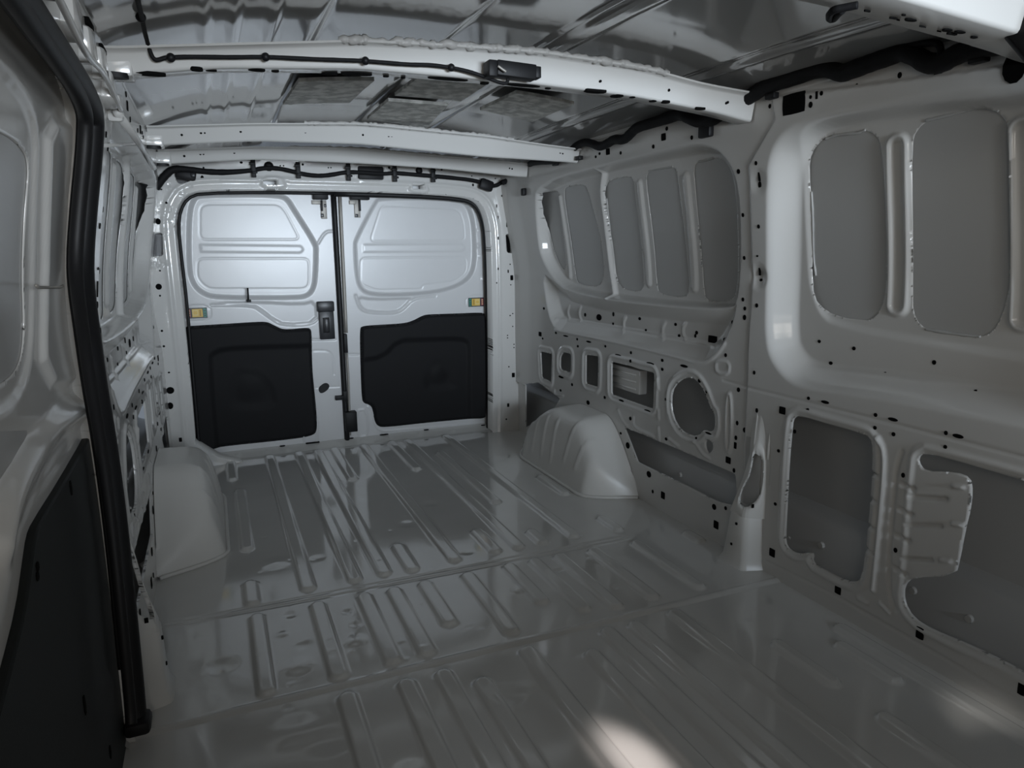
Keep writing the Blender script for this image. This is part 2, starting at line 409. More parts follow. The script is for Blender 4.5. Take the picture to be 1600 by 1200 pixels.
# ================================================================== WHEEL ARCHES
def arch_mesh(s):
    NU, NV = 90, 44
    V = np.zeros((NU, NV, 3))
    for i in range(NU):
        u = i/(NU-1); y = 2.325+.90*u
        h = .292*min(1, float(ss((y-2.30)/.30))**.62)*min(1, float(ss((3.30-y)/.50))**.75)
        t = .19*(1-float(ss((y-2.325)/.12))**.5)
        t2 = .10*(1-float(ss((3.225-y)/.2))**.7)
        xin = .675+t+t2
        lean = .045
        pts = [(xin, 0), (xin+lean*.35, h*.40), (xin+lean*.8, h*.78), (xin+lean+.012, h*.93), (xin+lean+.045, h*.99), (xin+lean+.09, h), (.8785, h+.004)]
        P = chaikin(pts, 3, False); d = np.r_[0, np.cumsum(np.hypot(*np.diff(P, axis=0).T))]
        q = np.linspace(0, d[-1], NV); X = np.interp(q, d, P[:, 0]); Z = np.interp(q, d, P[:, 1])
        # stiffening beads across the shoulder
        bz = 0
        for k, yb in enumerate((2.50, 2.60, 2.74, 2.84, 2.94, 3.04, 3.12)):
            lo, hi = ((.25, .62) if k > 1 else (.32, .72))
            sft = (q/d[-1]-.45)*(-.10 if k < 2 else .0 if k < 5 else -.08)
            dd = abs(y-yb-sft); win = ss((q/d[-1]-lo+.12)/.06)*ss((hi+.02-q/d[-1])/.06); bz = bz+.006*ss(1-dd/.009)*win
        nx = -np.gradient(Z); nz = np.gradient(X); L_ = np.hypot(nx, nz)+1e-9
        X = X+nx/L_*bz; Z = Z+nz/L_*bz
        V[i, :, 0] = s*X; V[i, :, 1] = y; V[i, :, 2] = Z
    idx = np.arange(NU*NV).reshape(NU, NV)
    Q = np.stack([idx[:-1, :-1], idx[1:, :-1], idx[1:, 1:], idx[:-1, 1:]], -1).reshape(-1, 4)
    if s > 0: Q = Q[:, ::-1]
    me = fast_mesh('wheel_arch', V.reshape(-1, 3), Q, np.zeros((0, 3), int)); me.materials.append(ARCH)
    # welded flange following the foot
    return me, V
ARCH = mat('arch_paint', (.72, .71, .68), .30, .45, bump=[(8, .001)])
for s, lab in ((1, 'pale grey pressed wheel arch against the right wall, with its beaded side in view'), (-1, 'pale grey pressed wheel arch at the left, partly behind the dark door seal')):
    me, V = arch_mesh(s); a = link('wheel_arch', me, None, None, False); tag(a, lab, 'wheel arch')
    foot = [(V[i, 0, 0]-s*.004, V[i, 0, 1], .006) for i in range(0, 90, 4)]+[(s*.875, 3.235, .006)]
    foot = [(s*.872, 2.318, .006)]+foot
    tube('flange_bead', foot, .007, ARCH, a, 8, 1)

# ================================================================== SIDE WALLS
zs = np.arange(-.02, 1.4401, .0042)
def side_features(S, front=True):
    # ---- rear quarter: window recess, mid band, ledge
    O2 = R([(836, 330), (838, 284), (975, 249), (1050, 232), (1087, 224), (1117, 230), (1135, 247), (1149, 272), (1156, 312), (1158, 375), (1156, 440), (1152, 472),
            (1140, 486), (1050, 481), (950, 470), (887, 456), (867, 440), (850, 413), (841, 388)])
    M = R([(846, 425), (867, 440), (887, 455), (950, 468), (1050, 478), (1137, 482), (1152, 470), (1147, 502), (1132, 537), (1112, 560), (1095, 569), (1050, 556), (975, 538), (900, 522), (868, 516), (856, 490)])
    S.level(M, .045, .058, 1, lin=True); S.level(O2, .058, .024, 2)
    S.bead(R([(867, 516), (900, 522), (975, 537), (1050, 555), (1092, 568), (1115, 560), (1132, 537)]), -.004, .012)
    S.bead(R([(874, 498), (975, 515), (1087, 535), (1118, 541)], .035), -.005, .010)
    for p in [(889, 489), (907, 491), (977, 508), (1039, 518), (1071, 518)]:
        c = R([p], .035)[0]; S.bead([(c[0]+.012, c[1]+.03), (c[0]+.028, c[1]+.012), (c[0]+.026, c[1]-.014), (c[0]+.006, c[1]-.03)], -.006, .009)
    off = .058
    for W_ in ([(855, 305), (859, 300), (869, 298), (874, 303), (880, 370), (885, 412), (882, 424), (872, 408), (862, 380), (856, 345)],
               [(881, 297), (886, 292), (910, 288), (917, 293), (926, 325), (938, 370), (944, 410), (942, 442), (930, 448), (905, 444), (899, 432), (888, 350)],
               [(946, 295), (952, 281), (985, 275), (990, 282), (998, 350), (1005, 420), (1006, 446), (1001, 456), (975, 452), (963, 438), (957, 380), (949, 325)],
               [(1009, 276), (1014, 268), (1052, 260), (1058, 268), (1065, 330), (1075, 420), (1077, 455), (1071, 465), (1035, 460), (1026, 450), (1020, 363)],
               [(1084, 262), (1090, 253), (1115, 247), (1132, 250), (1143, 266), (1150, 300), (1153, 375), (1152, 450), (1145, 470), (1110, 471), (1100, 462), (1095, 387), (1087, 300)]):
        S.hole(R(W_, off), 1)
    for P, hw in (([(876, 309), (884, 370), (892, 432)], .017), ([(1000, 287), (1008, 360), (1015, 442)], .019), ([(1073, 277), (1080, 360), (1086, 449)], .021)):
        Q = R(P, off); S.rib(Q[0], Q[-1], -.009, hw, .010)
    S.bead(R([(941, 270), (937, 300), (944, 350), (950, 412), (958, 462)], .04), -.020, .020)
    # ---- lower rear openings
    H_ = [[(844, 549), (862.5, 553), (861, 597), (846, 590)], [(875, 556), (880, 550.5), (892.5, 552.5), (892, 582.5), (874.5, 577)],
          [(915, 554), (935, 557), (934, 605), (914.5, 599)], [(955, 565), (985, 572), (996, 576), (1022.5, 582.5), (1020.5, 639), (955, 616)]]
    for k, P in enumerate(H_):
        Q = R(P); S.hole(Q, .008 if k != 1 else .022); S.ring(Q, -.006, .012, .024, .02)
    C_ = R([(1071, 589), (1087.5, 592), (1100, 610), (1107.5, 630), (1112, 641), (1117, 646), (1117, 672), (1108, 675), (1100, 671), (1092.5, 680), (1080, 681), (1062.5, 672.5), (1050, 650), (1047.5, 622.5), (1052.5, 602.5)])
    S.hole(C_, 1); S.ring(C_, -.006, .012, .022, 1)
    S.hole(R([(1107, 686), (1113, 691), (1114.5, 700), (1110, 709), (1104, 707), (1101, 697), (1102, 688)]), 2)
    hF = R([(975, 667), (1062, 703), (1149, 741), (1152, 790), (1138, 788), (1121, 784), (1060, 753), (996, 722)]); S.hole(hF, .01)
    S.hole(R([(821, 600), (842, 598), (875, 623), (862, 645), (821, 668)]), .01)
    Q = R([(1136, 616), (1144, 616), (1143, 706), (1134, 706)]); S.ring(Q, -.006, .010, .0, 2)
    for P in ([(966, 641), (974, 660), (988, 672)], [(990, 652), (990, 668), (1022, 682)], [(1029, 592), (1030, 608)], [(1029, 640), (1030, 655)], [(1029, 668), (1031, 688)], [(1045, 685), (1060, 697)], [(1086, 690), (1098, 710), (1108, 716)], [(867, 610), (866, 616), (880, 618)]):
        S.bead(R(P), -.006, .009)
    S.ring(R([(1118, 568), (1124, 564), (1140, 567), (1139, 585), (1120, 583)]), -.004, .009, 0, 1)
    # seam groove and pillar weld flange
    S.bead(R([(1130, 594), (1178, 607), (1348, 649), (1600, 713), (1760, 755)]), .003, .006, rnd_=0)
    S.level(R([(1206, 150), (1212, 186), (1171, 257), (1173, 300), (1175.5, 400), (1171, 520), (1166, 661), (1163, 700), (1160, 900), (1900, 1400), (1900, 60), (1206, 150)]), -.006, .004, 0, add=True)
    if not front: return
    # ---- front recess
    O = R([(1263, 182), (1232, 199), (1212, 222), (1202, 250), (1199, 278), (1198, 350), (1198, 420), (1196, 485), (1198, 542), (1209, 570), (1232, 598), (1263, 611), (1348, 622), (1461, 643), (1600, 670), (1800, 712),
           (1800, 70), (1600, 128), (1461, 142), (1348, 163)])
    S.level(O, .060, .075, 2)
    P2 = R([(1291, 190), (1265, 211), (1252, 241), (1250, 278), (1256, 420), (1262, 457), (1277, 497), (1302, 512), (1405, 535), (1600, 569), (1800, 605), (1800, 100), (1600, 152), (1461, 160), (1348, 178)], .05)
    S.level(P2, .070, .022, 2)
    off = .070
    W1 = [(1265, 264), (1269, 239), (1283, 219), (1300, 210), (1325, 208), (1352, 203), (1368, 210), (1377, 227), (1381, 278), (1384.5, 350), (1385, 420), (1383.5, 457), (1376, 485), (1361, 501), (1340, 499), (1320, 497), (1291, 487), (1275, 465), (1270, 423), (1272, 392), (1270, 335)]
    W2 = [(1425, 222), (1433, 202), (1450, 188), (1490, 179), (1538, 168), (1561, 176), (1575, 193), (1580, 222), (1581, 300), (1580.5, 420), (1575, 457), (1566, 493), (1552, 519), (1532, 527), (1490, 521), (1447, 515), (1430, 499), (1425, 471), (1426, 350)]
    W3 = [(1625, 215), (1640, 185), (1680, 168), (1760, 150), (1800, 170), (1800, 560), (1740, 566), (1660, 548), (1632, 530), (1623, 490)]
    for Wd in (W1, W2, W3): S.hole(R(Wd, off), 1)
    for P in ([(1403, 222), (1403, 482)], [(1600, 196), (1600, 505)]):
        Q = R(P, off); S.rib(Q[0], Q[1], .0, .020, .010); S.ring([(Q[0][0]-.012, Q[0][1]), (Q[0][0]+.012, Q[0][1]), (Q[1][0]+.012, Q[1][1]), (Q[1][0]-.012, Q[1][1])], -.010, .012, .012, .01)
    # ---- front lower openings
    G1 = R([(1239, 662), (1242, 652), (1253, 649), (1300, 663), (1350, 677), (1362, 683), (1366, 697), (1365.5, 734), (1361, 800), (1356, 850), (1349, 903), (1338, 910), (1316, 904), (1292, 891), (1270, 879), (1273, 865), (1265, 863), (1252, 865), (1240, 862), (1230, 853), (1228, 838), (1231, 780), (1234, 720)])
    S.hole(G1, 1); S.ring(G1, -.006, .014, .016, 1)
    G2 = R([(1436, 722), (1438, 712), (1446, 708), (1475, 713), (1600, 749), (1780, 806), (1780, 1150), (1600, 1048), (1522, 1009), (1459, 984), (1428, 965), (1414, 940), (1414, 914), (1428, 902), (1494, 899), (1501, 870), (1509, 827), (1517, 795), (1520, 768), (1517, 746), (1494, 737), (1446, 736)])
    S.hole(G2, 1)
    S.ring(R([(1436, 722), (1440, 712), (1452, 709), (1600, 749), (1780, 806), (1780, 1150), (1600, 1048), (1459, 984), (1428, 965), (1414, 940), (1420, 900)]), -.005, .012, .016, 1)
    S.bead(R([(1375, 684), (1386, 706), (1383, 765), (1372, 874), (1367, 921)]), -.009, .010)
    S.bead(R([(1412, 706), (1404, 730), (1400, 765), (1393, 850), (1391, 921), (1399, 950)]), .006, .010)
    for a_, b_ in (((1424, 775), (1480, 779)), ((1418, 819), (1472, 822)), ((1413, 872), (1457, 875))): S.bead(R([a_, b_]), .010, .009, rnd_=0)
    for p in [(1419, 757), (1416, 797), (1412, 838), (1408, 890), (1365, 738), (1362, 778), (1360, 820), (1358, 858)]:
        q = R([p])[0]; S.bead([(q[0]+.018, q[1]), (q[0]-.018, q[1]-.004)], .008, .010, rnd_=0)
    for a_, b_ in (((1493, 759), (1508, 761)), ((1492, 818), (1505, 820)), ((1473, 875), (1488, 877))): S.bead(R([a_, b_]), -.008, .007, rnd_=0)
    for p in ((1187, 283), (1187, 432)): S.dimple(R([p])[0], .012 if p[1] > 400 else .006, .045)
    S.bead(R([(1344, 934), (1357, 941)]), -.006, .009); S.bead(R([(1377, 941), (1393, 957)]), -.006, .009)
    for P in ([(1205, 700), (1204, 760)],): S.bead(R(P), .003, .004)
    S.bead(R([(1200, 877), (1300, 925), (1400, 982), (1500, 1040), (1640, 1120)]), .003, .006)
def dots_right():
    d = []
    def D(px, py, rx, ry=None, sq=0, off=0.0, s=None):
        q = R([(px, py)], off)[0]
        ex = R([(px+rx, py)], off)[0]; ra = max(abs(ex[0]-q[0]), .0035); rb = (ry or rx)*1.0/FPX*np.linalg.norm(wall(px, py, 1, off)-CAM)
        d.append((q[0], q[1], ra, max(rb, .003), sq))
    for t in [(1154, 268, 2.5, 3.5), (1161, 336, 2, 3), (1163, 403, 2, 3), (1161, 468, 2, 3), (1164, 482, 2, 3), (1163.5, 496, 2.5, 4), (1184, 255, 2, 3), (1188, 290, 2.5, 6), (1187, 274, 1.2, 8, 1), (1188, 354, 2, 3),
              (1187, 422, 1.2, 8, 1), (1188, 439, 2.5, 3.5), (1185, 477, 2.2, 3), (1154, 609, 2.5, 3.5), (1152, 661, 2, 3.5), (1150, 684, 2, 3.5), (1149, 696, 2, 5, 1), (1147, 735, 2, 3.5), (1164, 672, 3, 4), (1181, 582, 2, 3),
              (1185, 641, 2, 3.5), (1110, 532, 7, 7, 1, .035), (933, 496, 4, 5, 0, .035), (1138, 719, 4, 5, 1), (1134, 555, 2, 3), (1127, 531, 3, 3), (1139, 504, 2, 3), (1225, 641, 5, 5.5, 1), (1209, 863, 4.5, 6, 1), (1312, 920, 5, 7, 1),
              (1441, 988, 6, 8, 1), (1599, 1074, 6, 9, 1), (1371, 648, 2.8, 2.8), (1370, 668, 2.8, 2.8), (1398, 655, 8, 2.5), (1481, 676, 3, 3), (1480, 698, 3, 3), (1500, 681, 9, 2.8), (1266, 622, 2.3, 2.5), (1265.5, 640, 2.3, 2.5), (1292, 628, 6.5, 2.3),
              (1274, 534, 2.5, 2.5, 0, .045), (1328, 545, 2.8, 2.8, 0, .045), (1292, 568, 3, 2.5, 0, .045), (1378, 584, 2.2, 2.2, 0, .045), (1453, 567, 3.2, 3.2, 0, .045), (1523, 612, 2.8, 2.8, 0, .045),
              (1243, 162, 18, 13.5, 1), (1269.5, 152, 2, 2.5), (1269.5, 164, 3, 4), (1279, 149, 1.5, 5, 1), (1286.5, 146, 2.5, 3), (1339, 134, 2, 3), (1406, 117.5, 3.3, 3.8), (1466, 117, 6.5, 5, 1), (1588, 106, 19, 18),
              (1037, 214, 3.5, 5, 1), (1042, 201, 2, 3), (950, 237, 3, 4.5, 1), (937, 240, 1.5, 2), (970, 239, 1.5, 2.5), (1021, 229, 1.8, 3), (1081, 215, 2, 3), (1203, 166, 2, 3), (931, 245, 1.3, 2), (843, 252, 1.2, 2),
              (850, 482, 1.5, 2), (844, 522, 2.2, 3.5, 1), (848, 529, 1.2, 1.6), (884, 525, 4, 1.2), (902, 530, 1.3, 2), (869, 520, 1.3, 2), (920, 534, 4, 1.5), (903, 541, 1.4, 2), (946, 541, 1.4, 2), (966, 555, 5, 1.6), (986, 551, 1.5, 2.5),
              (987, 564, 1.5, 2.5), (1016.5, 568, 6, 1.8), (1035, 563, 2, 2.5), (1035, 577, 2, 2.5), (1069, 572, 6, 2.2), (1054, 507, 2, 2.5, 0, .04), (1056, 525, 2, 2.5, 0, .03), (1085, 520, 2.2, 3, 0, .035), (1083, 525, 1.5, 3, 0, .035),
              (998, 498, 2, 2.5, 0, .04), (957, 491, 1.5, 3.5, 0, .04), (913, 492, 1.5, 3, 0, .04), (955, 506, 1.4, 2, 0, .035), (1006, 516, 1.5, 2, 0, .035), (877, 589, 4, 1.8), (945, 621, 1.6, 2.5), (971, 626, 4, 1.6), (1012, 642, 5, 1.8),
              (985, 654, 1.8, 3), (894, 601, 1.5, 2.5), (876, 610, 1.5, 2), (919, 629, 2.5, 3.5), (1041, 686, 2, 2.5), (1088, 685, 1.5, 2.5), (1107, 677, 5, 1.5), (1093, 595, 2.5, 3), (1104, 612, 1.5, 2.5), (1042, 624, 1.8, 2.5),
              (981, 696, 3, 5), (970, 677, 1.5, 2), (1014, 741, 3.5, 5), (1036, 774, 3, 5.5, 1), (1116, 792, 3.3, 4.5), (1134, 794, 2, 3), (1119, 820, 3.8, 6, 1), (1020, 768, 1.5, 3),
              (1244, 674, 2, 3), (1219, 704, 2.3, 2.5), (1214, 787, 2.3, 2.5), (1414, 742, 3, 3.5), (1402, 859, 3, 3.5), (1399, 678, 3, 3), (1185, 478, 2, 2.5), (1186, 400, 1.5, 1.5)]:
        D(*t)
    return d
ya = np.concatenate([np.arange(.25, 1.85, .0040), np.arange(1.85, 3.56, .0058)])
SR = Sheet(ya, zs); side_features(SR, True)
SR.D -= .014*ss((ya-3.36)/.14)[:, None]*ss((zs-.27)/.01)[None, :]*1.0
RIMW = lambda a, b: np.where(b > .72, .0012, .007)
me = SR.build('wall_right', fnR, PAINT, flip=True, rim=RIMW)
wr = link('wall_right', me, None, None, False); tag(wr, 'white pressed steel right side wall with blanked window recesses', 'wall', kind='structure')
DR = [(a, b, ra, rb, sq, SR.at(a, b)) for a, b, ra, rb, sq in dots_right()]
tag(discs('punched_holes', DR, fnR, HOLE, wr), kind='stuff')
SL = Sheet(np.concatenate([np.arange(.25, 1.7, .006), np.arange(1.7, 3.56, .0058)]), zs); side_features(SL, False)
SL.D += .016*ss((SL.a-3.15)/.35)[:, None]*ss((zs-.55)/.2)[None, :]
AP = [(.0, -.2), (1.50, -.2), (1.52, .0), (1.55, .3), (1.555, .55), (1.53, .72), (1.47, .87), (1.43, .97), (1.425, 1.10), (1.43, 1.18), (1.40, 1.24), (1.32, 1.265), (.9, 1.275), (.0, 1.27)]
SL.hole(AP, 2)
me = SL.build('wall_left', fnL, PAINT, flip=False, rim=lambda a, b: np.where(a < 1.6, .03, RIMW(a, b)))
wl = link('wall_left', me, None, None, False); tag(wl, 'white pressed steel left side wall behind the sliding door', 'wall', kind='structure')
DLf = [(a, b, ra, rb, sq, SL.at(a, b)-.0005) for a, b, ra, rb, sq, _ in DR if a > 1.66]
tag(discs('punched_holes', DLf, fnL, HOLE, wl), kind='stuff')
# outer body skin seen through the openings
for s, par in ((1, wr), (-1, wl)):
    y0 = .2 if s > 0 else 1.50
    yy = np.arange(y0, 3.80, .03); zz = np.arange(-.12, 1.45, .02); So = Sheet(yy, zz)
    step = .0785+.072*ss((.66-zz)/.12)
    up = np.where(yy < 1.75, .0725, .0610)
    So.D += up[:, None]+(.150-up)[:, None]*ss((.66-zz)/.12)[None, :]
    So.D += .02*ss((.20-zz)/.03)[None, :]*-1.2
    me = So.build('outer_skin', (fnR if s > 0 else fnL), SKIN, flip=s > 0); o = link('outer_skin', me, None, None, False); sub(par, o)
    # inner sill box step seen low in the openings
    zz = np.array([.225, .20, .185, .10, -.045]); xx = np.array([1.05, .99, .975, .965, .85])
    V = []; F = []
    for i, y in enumerate((y0, 3.8)):
        for x, z in zip(xx, zz): V.append((s*x, y, z))
    for k in range(4): F.append((k, k+1, 6+k, 5+k) if s > 0 else (5+k, 6+k, k+1, k))
    me = mesh_np('sill_box', V, F); sub(par, link('sill_box', me, SKIN))
for px, py in ((1283, 852), (1233, 843), (1426, 923), (1514, 967), (1062, 742)):
    p = on(0, .964, px, py); bm = bmesh.new()
    bmesh.ops.create_cone(bm, cap_ends=True, segments=12, radius1=.011, radius2=.009, depth=.008, matrix=Matrix.Translation(tuple(p)) @ Matrix.Rotation(math.radians(-90), 4, 'Y')); bm_obj('bolt', bm, PAINT, wr)
# sealant lines round the window blanks of the right wall
for k, P in enumerate(([(1290, 216), (1310, 211), (1340, 208), (1352, 204)], [(1268, 300), (1270, 340), (1271, 400), (1274, 430)], [(1448, 187), (1490, 178), (1538, 167), (1560, 174)],
          [(1447, 515), (1490, 521), (1532, 526)], [(1014, 267), (1030, 264), (1052, 260)], [(1092, 252), (1105, 250), (1115, 247)], [(842, 301), (862, 297)], [(948, 310), (952, 350), (957, 390), (961, 425)])):
    pts = [wall(x, y, 1, .070 if x > 1180 else .059) for x, y in P]
    pts = [p+np.array([0, rnd.uniform(-.002, .002), rnd.uniform(-.002, .002)]) for p in pts]
    tube('sealant_bead', pts, .0035, SKIN if k != 9 else SEAL, wr, 7, 2, .25)
# bracket behind the rectangular opening
bm = bmesh.new(); a0, b0 = R([(950, 566)], .03)[0]; a1, b1 = R([(998, 618)], .03)[0]
box_bm((.93, (a0+a1)/2, (b0+b1)/2-.0), (.04, abs(a1-a0), .10), None, .006, bm)
bm_obj('inner_bracket', bm, PAINT, wr)
for z in (-.03, 0, .03):
    tube('bracket_bead', [(.908, a0-.02, (b0+b1)/2+z), (.908, a1+.02, (b0+b1)/2+z)], .004, PAINT, wr, 6, 0)

# ================================================================== REAR FRAME (body ring round the door opening)
xa = np.arange(-.905, .9051, .0045)
SF = Sheet(xa, np.arange(-.03, 1.425, .0045))
AF = YP([(309, 735), (300, 620), (290, 520), (277, 400), (272.5, 352), (276, 325), (288, 305), (312, 297), (420, 296), (522, 297.5), (640, 301), (725, 306), (749, 314), (761, 334), (767, 370), (769.5, 500), (770, 640), (769, 735)], YF)
SF.level([(p[0]*1.035, .6+(p[1]-.6)*1.045) for p in AF], .0, .01)
SF.hole(AF, 2)
SF.ring(AF, -.006, .016, .045, 2)
SF.hole(YP([(234, 374), (237, 366), (254, 363), (255, 400), (234, 401)], YF), .012)
SF.hole(YP([(790, 365), (802, 367), (806, 378), (806, 396), (792, 395)], YF), .012)
SF.hole(YP([(559, 259), (600, 260), (600, 281), (559, 280)], YF), .008)
SF.ring(YP([(559, 259), (600, 260), (600, 281), (559, 280)], YF), -.003, .008, .012, 1)
SF.level(YP([(405, 296), (408, 274), (440, 274), (446, 283), (450, 296)], YF), -.010, .012, 1)
SF.level(YP([(636, 302), (640, 284), (668, 285), (674, 304)], YF), -.010, .012, 1)
SF.hole(YP([(411, 280), (434, 280), (434, 289), (411, 288)], YF), 0); SF.hole(YP([(644, 287), (664, 288), (664, 296), (644, 295)], YF), 0)
SF.bead(YP([(346, 282), (402, 283)], YF), -.005, .007); SF.bead(YP([(452, 284), (640, 289)], YF), -.004, .006)
SF.hole(YP([(272, 268), (290, 266), (305, 272), (304, 280), (285, 288), (276, 286)], YF), 2)
for _ in range(70):
    px, py = rnd.choice([(rnd.uniform(246, 266), rnd.uniform(318, 372)), (rnd.uniform(240, 262), rnd.uniform(404, 418)), (rnd.uniform(262, 300), rnd.uniform(288, 318))])
    SF.dimple(YP([(px, py)], YF)[0], rnd.choice((-1, 1))*rnd.uniform(.001, .003), rnd.uniform(.007, .014))
me = SF.build('wall_rear', fnF, PAINT, rim=.10, cull=lambda a, b: np.abs(a) > prof(b)+.028)
wb = link('wall_rear', me, None, None, False); tag(wb, 'white rear body frame around the double doors', 'wall', kind='structure')
its = []
for px, py, rx, ry, sq in [(247, 346, 3.2, 4, 0), (248, 448, 3.8, 4, 0), (250, 462, 1.3, 1.3, 0), (253, 517, 1.5, 1.5, 0), (256, 541, 1.5, 1.5, 0), (264, 582, 1.5, 1.2, 0), (266, 610, 5, 4.8, 0), (266, 634, 3.8, 4.8, 0), (282, 687, 2, 3, 1), (252, 296, 1.4, 1, 0), (260, 317, 1.5, 1.5, 0), (250, 423, 1.2, 1.2, 0),
                           (793, 351, 2.2, 4, 1), (799.6, 434, 2.5, 4, 1), (794, 424, 1, 2.5, 1), (797, 413, 1, 1, 0), (802, 586, 2.6, 3.8, 1), (794, 633, 1.8, 3, 1), (791, 655, 1.3, 1.6, 0), (795, 573, 1.2, 1.2, 0), (803, 543, 1, 1, 0), (803, 538, 1, 1, 0), (793, 528, 1, 1, 0), (793, 524, 1, 1, 0), (801, 510, 1, 1, 0), (797, 493, 1.1, 1.1, 0), (801, 490, 1, 1, 0), (798, 445, 1, 1, 0),
                           (784, 306, 1.2, 1.4, 0), (739, 289, 1.6, 2, 0), (737, 275, 1, 1, 0), (774, 279, 1, 1, 0), (420, 260, 6.5, 6.5, 0), (655, 267, 5, 5, 0), (608, 262, 1.8, 1.8, 0), (690, 265, 1.5, 1.5, 0), (513, 262, 1, 1, 0), (517, 262, 1, 1, 0), (377, 254, 2, 1.5, 0), (318, 262, 1.2, 1.2, 0), (316, 278, 2, 3.2, 0), (438, 259, 1, 1, 0), (443, 259, 1, 1, 0), (473, 257, 1.6, 1.6, 0),
                           (776, 322, .9, 3, 0), (778, 340, .9, 3, 0), (778, 372, .9, 3, 0), (778, 420, .9, 2, 0), (776, 442, .8, 1.5, 0)]:
    q = YP([(px, py)], YF)[0]; k = 1/FPX*3.75; its.append((q[0], q[1], rx*k, ry*k, sq, SF.at(*q)))
tag(discs('punched_holes', its, fnF, HOLE, wb), kind='stuff')
# dark plates standing in for the shade inside the frame openings
bm = bmesh.new()
for P in ([(234, 374), (255, 401)], [(790, 365), (806, 396)], [(559, 259), (600, 281)], [(272, 266), (305, 288)]):
    q0, q1 = YP(P, YF); box_bm(((q0[0]+q1[0])/2, YF+.085, (q0[1]+q1[1])/2), (abs(q1[0]-q0[0])+.05, .01, abs(q1[1]-q0[1])+.05), None, 0, bm)
bm_obj('cavity_back', bm, GREYP, wb)

# ================================================================== REAR DOORS
GX = on(1, YD, 533, 495)[0]
def door_sheet(x0, x1):
    s = Sheet(np.arange(x0, x1+.0001, .0042), np.arange(-.035, 1.335, .0042)); return s
def trim_panel(root, P, inner, bowl, bowl_r, pocket):
    P = YP(P, YD); Pc = chaikin(P, 2)
    lo, hi = Pc.min(0), Pc.max(0)
    t = Sheet(np.arange(lo[0]-.01, hi[0]+.01, .006), np.arange(lo[1]-.01, hi[1]+.01, .006))
    # edge falls back to the door all round
    W = (slice(None), slice(None)); sd = t.sdf(Pc, W)
    t.D += -.030*ss(-sd/.012)
    t.level(YP(inner, YD), .012, .035, 1, add=True)
    t.level(YP(pocket, YD), .007, .05, 2, add=True)
    c = YP([bowl], YD)[0]; t.dimple(c, -.010, bowl_r*1.4)
    A = t.A; keep = sd > .003
    big = 1.0
    # cut outside the outline by using it as the complement
    idx = sd
    me = None
    na, nb = t.A.shape
    A2, B2 = t.A.copy(), t.B.copy()
    near = np.abs(sd) < .0055
    an, bn = A2[near], B2[near]; bd = np.full(an.shape, 1e9); ca, cb = an.copy(), bn.copy(); N = len(Pc)
    for k in range(N):
        x0, y0 = Pc[k]; x1, y1 = Pc[(k+1) % N]; dx, dy = x1-x0, y1-y0; l2 = dx*dx+dy*dy+1e-14
        tt = np.clip(((an-x0)*dx+(bn-y0)*dy)/l2, 0, 1); px, py = x0+tt*dx, y0+tt*dy; dd = (an-px)**2+(bn-py)**2; u = dd < bd
        bd[u] = dd[u]; ca[u] = px[u]; cb[u] = py[u]
    A2[near] = ca; B2[near] = cb
    D = np.where(near, -.001, t.D)
    out = (sd > 0) & ~near
    ii = np.arange(na*nb).reshape(na, nb)
    Q = np.stack([ii[:-1, :-1], ii[1:, :-1], ii[1:, 1:], ii[:-1, 1:]], -1).reshape(-1, 4)
    Q = Q[~out.ravel()[Q].any(1)]
    V = np.stack([A2.ravel(), (YD+D-.001).ravel(), B2.ravel()], 1)
    used = np.zeros(len(V), bool); used[Q] = True; rm = np.cumsum(used)-1
    me = fast_mesh('trim_panel', V[used], rm[Q], np.zeros((0, 3), int)); me.materials.append(TRIM)
    o = link('trim_panel', me, None, None, False); sub(root, o)
    o['label'] = 'black moulded plastic lower trim panel'
    return o
def sticker(root, px0, py0, px1, py1, order):
    q0, q1 = YP([(px0, py0), (px1, py1)], YD); cx, cz = (q0[0]+q1[0])/2, (q0[1]+q1[1])/2; w, h = abs(q1[0]-q0[0]), abs(q1[1]-q0[1])
    b = bm_obj('warning_sticker', box_bm((cx, YD-.002, cz), (w, .0012, h), None, .0), ST_K, root, False)
    b['label'] = 'small red, yellow and green warning sticker'
    sg = 1 if order == 'rg' else -1
    def patch(u, v, pw, ph, m, k): bm_obj('colour_field', box_bm((cx+sg*u*w, YD-.0028-k*.0006, cz+v*h), (pw*w, .0006, ph*h)), m, None, False).parent = b
    patch(-.39, 0, .15, .76, ST_R, 0); patch(0.02, 0, .52, .78, ST_Y, 0); patch(.39, 0, .15, .84, ST_G, 0)
    patch(.16*1, 0, .08, .62, ST_O, 1); patch(-.08, .02, .26, .5, ST_L, 1); patch(-.08, .02, .20, .36, ST_Y, 2)
    for v in (.22, 0, -.22): patch(-.39, v, .08, .12, ST_L, 1)
    for v in (.2, -.05, -.25): patch(.39, v, .08, .10, ST_K, 1)
# ---- left rear door
d1 = empty('door_1', (-.42, YD, 0)); tag(d1, 'left white rear cargo door with black trim, latch and sticker', 'door', kind='structure')
s = door_sheet(-.86, GX-.011)
RL = [(300, 306), (312, 301), (372, 300), (436, 301), (452, 308), (464, 328), (497, 380), (498, 392), (497, 430), (494, 452), (484, 465), (465, 469), (337, 469), (313, 461), (298, 445), (291, 420), (291, 332)]
s.level(YP(RL, YD), .028, .022, 2)
s.ring(YP([(312, 324), (322, 318), (436, 318), (446, 328), (470, 374), (312, 374)], YD), .0012, .006, 0, .03)
s.ring(YP([(308, 404), (484, 404), (484, 446), (476, 452), (325, 452), (308, 436)], YD), .0012, .006, 0, .03)
s.level(YP([(310, 380), (472, 382), (478, 390), (472, 397), (312, 396)], YD), -.002, .014, .01, add=True)
s.bead(YP([(330, 477), (395, 477), (408, 486), (424, 498), (440, 508), (484, 508), (497, 498)], YD), .004, .010)
